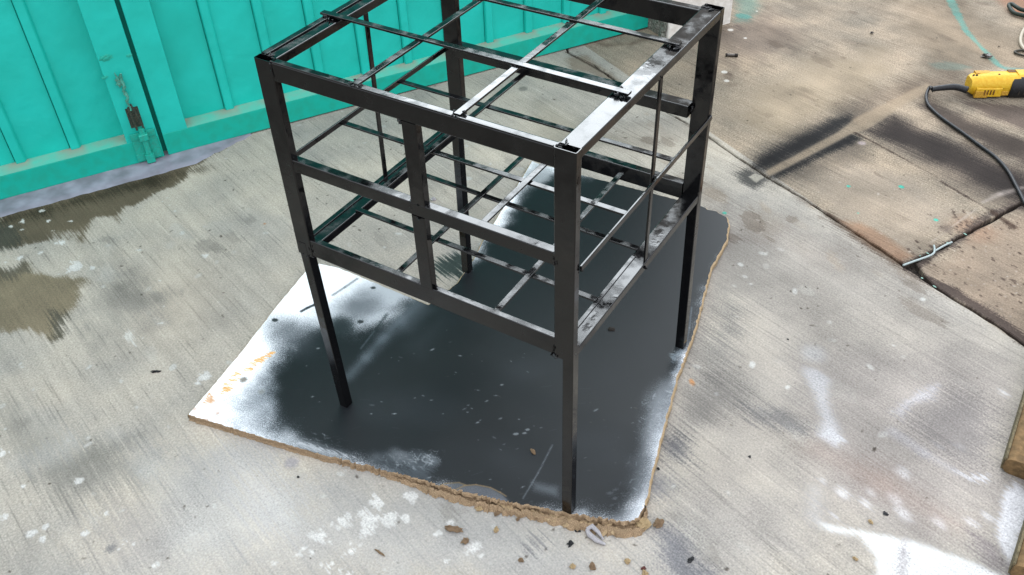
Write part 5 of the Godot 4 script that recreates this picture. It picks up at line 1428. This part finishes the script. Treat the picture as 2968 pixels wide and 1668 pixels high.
func build_bits() -> void:
	var st := new_st()
	# a stub of steel rod
	var a: Vector2 = Vector2(-0.197, -1.983)
	var b: Vector2 = Vector2(-0.154, -2.002)
	var d := b - a
	var t := thing("steel_pin", "short dark steel pin lying on the brown concrete before the white pillar", "pin", ground_at(a, 0.004), atan2(-d.y, d.x))
	tube(st, [Vector3(0, 0, 0), Vector3(d.length(), 0, 0)], [0.0062], 12)
	obj("shank", st, M.steel, t)
	st = new_st()
	tube(st, [Vector3(-0.001, 0, 0), Vector3(0.006, 0, 0)], [0.0072], 12)
	tube(st, [Vector3(d.length() - 0.012, 0, 0), Vector3(d.length() + 0.001, 0, 0)], [0.0072], 12)
	obj("collar", st, M.dark, t)
	# scraps of metal
	bit("metal_scrap", "small dark metal scrap on brown concrete between the pillar and the turquoise stripe", "scrap", Vector2(0.261, -2.460), Vector3(0.011, 0.006, 0.008), M.steel, 3, 0.4)
	st = new_st()
	t = thing("crumpled_foil", "crumpled scrap of shiny foil beside the turquoise paint stripe", "scrap", ground_at(Vector2(0.714, -2.461), -0.002))
	lump(st, Vector3(0, 0.006, 0), Vector3(0.016, 0.007, 0.011), 9, 0.7, 2.4, 0.3)
	obj("dark_side", st, M.steel, t)
	st = new_st()
	lump(st, Vector3(0.005, 0.012, 0.0), Vector3(0.006, 0.005, 0.005), 5, 0.5, 2.0, 0.3)
	obj("bright_fold", st, M.foil, t)
	bit("dark_chip", "tiny dark chip on brown concrete beside the turquoise stripe, nearest the white wire", "scrap", Vector2(0.741, -2.579), Vector3(0.006, 0.002, 0.0035), M.dark, 6, 0.5)
	# leads at the corner of the yard
	st = new_st()
	var pts := []
	for q in [[Vector2(0.936, -2.881), 0.010], [Vector2(0.782, -2.906), 0.010], [Vector2(0.741, -2.916), 0.010], [Vector2(0.715, -2.957), 0.011], [Vector2(0.706, -2.984), 0.014], [Vector2(0.719, -2.983), 0.018], [Vector2(0.742, -2.955), 0.020], [Vector2(0.776, -2.941), 0.018], [Vector2(0.928, -2.937), 0.012]]:
		pts.append(ground_at(q[0], q[1]))
	tube(st, smooth_path(pts), [0.0085], 9)
	tag(obj("green_cable", st, M.green_cable), "doubled dark green cable on the orange-stained concrete", "cable")
	st = new_st()
	pts = []
	for q in [Vector2(0.891, -3.010), Vector2(0.819, -2.857), Vector2(0.802, -2.766), Vector2(0.807, -2.667), Vector2(0.829, -2.601), Vector2(0.866, -2.560), Vector2(0.973, -2.517)]:
		pts.append(ground_at(q, 0.005))
	tube(st, smooth_path(pts), [0.0068], 9)
	tag(obj("white_wire", st, M.white_cable), "curved cream white wire lying on the brown concrete", "wire")
	st = new_st()
	pts = []
	for q in [Vector2(0.963, -2.680), Vector2(0.860, -2.601), Vector2(0.819, -2.572), Vector2(0.805, -2.551), Vector2(0.818, -2.538), Vector2(0.851, -2.532), Vector2(0.984, -2.523)]:
		pts.append(ground_at(q, 0.004))
	tube(st, smooth_path(pts), [0.0048], 8)
	tag(obj("olive_wire", st, M.olive_cable), "thin olive wire bent back on itself beside the white wire", "wire")
	# tie wires lying in the joint
	st = new_st()
	pts = []
	for q in [[Vector2(0.765, -0.972), 0.002], [Vector2(0.790, -1.008), 0.003], [Vector2(0.819, -1.049), 0.004], [Vector2(0.829, -1.070), 0.005], [Vector2(0.827, -1.088), 0.007], [Vector2(0.821, -1.102), 0.010]]:
		pts.append(ground_at(q[0], q[1]))
	tube(st, smooth_path(pts), [0.0032], 8)
	tag(obj("hooked_wire", st, M.wire), "pale paint-splashed wire with a hooked end lying in the slab joint", "wire")
	st = new_st()
	pts = []
	for q in [Vector2(0.829, -1.084), Vector2(0.844, -1.118), Vector2(0.858, -1.145), Vector2(0.864, -1.154)]:
		pts.append(ground_at(q, 0.003))
	tube(st, smooth_path(pts), [0.003], 8)
	tag(obj("straight_wire", st, M.wire), "thin straight grey wire in the slab joint, ending in a paint flake", "wire")
	# flakes of turquoise paint
	var fl := [[Vector2(0.890, -1.218), 0.009, 0.0035, "white-green paint flake in the joint farthest along from the wires"], [Vector2(0.827, -0.941), 0.005, 0.004, "round pale green paint flake at the near slab's edge, just past the joint corner"], [Vector2(0.867, -0.920), 0.009, 0.003, "pale green forked paint flake on the earth beside the near slab's edge"], [Vector2(0.797, -1.043), 0.003, 0.003, "tiny pale green paint crumb beside the hooked wire"], [Vector2(0.814, -1.066), 0.008, 0.003, "pale green paint flake touching the bend of the hooked wire"], [Vector2(0.856, -1.147), 0.010, 0.004, "grey-green paint flake at the end of the straight wire"]]
	for f in fl:
		bit("paint_flake", f[3], "paint flake", f[0], Vector3(f[1], 0.0018, f[2]), M.teal_chip, int(f[1] * 9000.0), -0.35, "paint flakes along the slab joint", G, 0.3)
	# crumbs of chipboard along the near edge of the sheet
	var cr := [[Vector2(0.501, 0.244), Vector3(0.019, 0.010, 0.026), M.crumb, "large yellow chipboard crumb at the near corner of the board"],
		[Vector2(0.527, 0.221), Vector3(0.014, 0.009, 0.018), M.crumb_dark, "brown chipboard crumb right of the large yellow crumb"],
		[Vector2(0.136, 0.470), Vector3(0.030, 0.008, 0.011), M.crumb_dark, "long brown chipboard crumb on white-splashed concrete before the board"],
		[Vector2(0.177, 0.482), Vector3(0.013, 0.008, 0.010), M.crumb_dark, "squarish brown chipboard crumb between the long crumb and a white paint splash"],
		[Vector2(0.220, 0.422), Vector3(0.010, 0.006, 0.008), M.crumb, "small tan chipboard crumb right of the long brown crumb"],
		[Vector2(0.451, 0.395), Vector3(0.014, 0.007, 0.010), M.crumb_dark, "two-tone chipboard crumb near the lower picture edge, below the black flake"],
		[Vector2(0.414, 0.416), Vector3(0.009, 0.006, 0.009), M.crumb, "light tan chipboard crumb just left of the two-tone crumb"],
		[Vector2(0.510, 0.344), Vector3(0.009, 0.006, 0.009), M.crumb, "pale chipboard crumb below the large yellow crumb, alone on grey concrete"],
		[Vector2(0.309, 0.460), Vector3(0.007, 0.005, 0.009), M.crumb_dark, "dull brown chipboard crumb left of the white spotted patch"],
		[Vector2(0.933, -0.024), Vector3(0.008, 0.004, 0.006), M.crumb, "yellow chipboard crumb among the white spray dots"],
		[Vector2(0.931, 0.087), Vector3(0.009, 0.004, 0.006), M.crumb, "yellow chipboard crumb beside the broad white sprayed patch"],
		[Vector2(0.156, 0.393), Vector3(0.012, 0.006, 0.008), M.crumb, "tan chipboard crumb close under the torn edge, left of the middle"],
		[Vector2(0.199, 0.383), Vector3(0.013, 0.005, 0.006), M.crumb_dark, "flat brown chipboard crumb close under the torn edge, middle"],
		[Vector2(0.247, 0.372), Vector3(0.007, 0.005, 0.006), M.crumb_dark, "small dark chipboard crumb close under the torn edge, right of the flat one"],
		[Vector2(0.557, 0.352), Vector3(0.012, 0.006, 0.009), M.crumb, "pale yellow chipboard crumb under the dark red fleck"]]
	var n := 20
	for c in cr:
		n += 1
		bit("chipboard_crumb", c[3], "crumb", c[0], c[1], c[2], n, n * 0.7, "chipboard crumbs before the board")
	bit("wood_sliver", "thin brown wood sliver on the white-splashed concrete", "sliver", Vector2(0.028, 0.602), Vector3(0.022, 0.003, 0.004), M.crumb_dark, 61, -0.1)
	bit("red_fleck", "dark red fleck on pale concrete near the lower picture edge", "fleck", Vector2(0.548, 0.342), Vector3(0.008, 0.004, 0.006), M.red_bit, 62, 0.8)
	# black flakes of dried paint
	var bk := [[Vector2(0.381, 0.368), 0.010, "large ragged black paint flake below the board's near edge"], [Vector2(0.378, 0.327), 0.009, "black paint flake touching the board's near edge"], [Vector2(0.626, 0.270), 0.010, "ragged black paint flake on grey concrete, right of the crumbs"], [Vector2(0.460, 0.079), 0.006, "small black paint flake beside the board's right edge"], [Vector2(0.955, -0.063), 0.008, "curled black paint flake among the white spray dots"], [Vector2(0.634, -0.065), 0.005, "small black paint flake left of the white spray outline"], [Vector2(-0.271, 0.536), 0.005, "small black paint flake before the board's left half"], [Vector2(-0.846, 0.464), 0.012, "curled black paint shaving on bare concrete left of the board"], [Vector2(0.577, -0.501), 0.004, "tiny black paint flake right of the board, far from the rest"]]
	n = 80
	for f in bk:
		n += 1
		bit("paint_shaving", f[2], "paint flake", f[0], Vector3(f[1] * (1.6 if n == 88 else 1.0), f[1] * 0.35, f[1] * (0.4 if n == 88 else 0.8)), M.black_bit, n, n * 1.3 if n != 88 else 0.6, "black paint flakes on the concrete", G, 0.8)
	# a curl of white plastic at the edge of the board
	t = thing("plastic_curl", "crumpled curl of white plastic against the board's near edge", "scrap", ground_at(Vector2(0.423, 0.322), 0.0), -0.25)
	st = new_st()
	tube(st, [Vector3(-0.026, 0.006, 0.004), Vector3(-0.012, 0.007, 0.010), Vector3(0.008, 0.006, 0.009), Vector3(0.028, 0.003, 0.002)], [0.004, 0.0065, 0.006, 0.0025], 8)
	obj("near_fold", st, M.white_bit, t)
	st = new_st()
	tube(st, [Vector3(-0.026, 0.006, 0.003), Vector3(-0.022, 0.010, -0.009), Vector3(-0.004, 0.007, -0.009), Vector3(0.016, 0.004, -0.004)], [0.005, 0.0065, 0.005, 0.002], 8)
	obj("far_fold", st, M.white_bit, t)
	# on the sheet
	bit("dried_leaf", "curled brown dried leaf on the black board between the two right-hand legs", "leaf", Vector2(0.152, -0.280), Vector3(0.014, 0.004, 0.009), M.dark, 71, 0.3, "", 0.0)
	bit("tan_chip", "small tan chip on the black board left of the nearest leg", "chip", Vector2(0.185, 0.199), Vector3(0.013, 0.004, 0.006), M.crumb_dark, 72, -0.5, "", 0.0)
	bit("white_stone", "small white stone on the concrete seen behind the stand's middle post", "stone", Vector2(-0.654, -0.562), Vector3(0.012, 0.008, 0.009), M.white_bit, 73, 0.2)
	# timber at the edge of the yard
	var d1 := (Vector2(1.155, -0.566) - Vector2(1.152, -0.319)).normalized()
	beam("weathered timber beam with a pale side lying on the grey concrete", Vector2(1.152, -0.319), d1, 0.075, 0.05, 0.9, 0.03, "timber beams at the yard's edge")
	var d2 := (Vector2(1.225, -0.212) - Vector2(1.219, -0.046)).normalized()
	beam("brown timber beam nearest the viewer, beside the white sprayed patch", Vector2(1.218, -0.034), d2, 0.075, 0.05, 0.9, 0.02, "timber beams at the yard's edge")

# ---------------------------------------------------------------- light and view
func make_sky() -> void:
	var w := 128
	var h := 64
	var im := Image.create(w, h, false, Image.FORMAT_RGBF)
	var n := FastNoiseLite.new()
	n.seed = 4
	n.frequency = 0.9
	n.fractal_octaves = 4
	for y in h:
		for x in w:
			var up := PI * (0.5 - (y + 0.5) / h)
			var round_ := TAU * (x + 0.5) / w
			var d := Vector3(cos(up) * sin(round_), sin(up), cos(up) * cos(round_))
			var l := 0.16
			if up > 0.0:
				l = (0.50 + 0.60 * sin(up)) * (1.0 + 0.10 * n.get_noise_3dv(d * 2.0))
			im.set_pixel(x, y, Color(l * 0.94, l * 0.985, l * 1.07))
	var p := PanoramaSkyMaterial.new()
	p.panorama = ImageTexture.create_from_image(im)
	var sky := Sky.new()
	sky.sky_material = p
	var e := Environment.new()
	e.background_mode = Environment.BG_SKY
	e.sky = sky
	e.tonemap_mode = Environment.TONE_MAPPER_LINEAR
	e.tonemap_exposure = 2.45
	e.sdfgi_enabled = true
	e.ssao_enabled = true
	e.ssil_enabled = true
	var we := WorldEnvironment.new()
	we.environment = e
	we.name = "world"
	add_child(we)

func _ready() -> void:
	var cam := Camera3D.new()
	cam.name = "camera"
	add_child(cam)
	cam.keep_aspect = Camera3D.KEEP_HEIGHT
	cam.fov = 34.4612
	cam.near = 0.02
	cam.far = 200.0
	cam.transform = Transform3D(Basis(Vector3(0.849943, -0.031091, -0.525957), Vector3(-0.322915, 0.758054, -0.566639), Vector3(0.416321, 0.651450, 0.634263)), Vector3(0.945063, 1.761675, 1.419947))
	make_sky()
	var sun := DirectionalLight3D.new()
	sun.name = "sun"
	add_child(sun)
	sun.look_at_from_position(Vector3(-0.36, 0.62, -0.70), Vector3.ZERO, Vector3.UP)
	sun.light_energy = 0.37
	sun.light_color = Color(0.95, 0.98, 1.0)
	sun.light_angular_distance = 34.0
	sun.shadow_enabled = true
	make_materials()
	build_ground()
	build_gate()
	build_board()
	build_stand()
	build_grinder()
	build_bits()
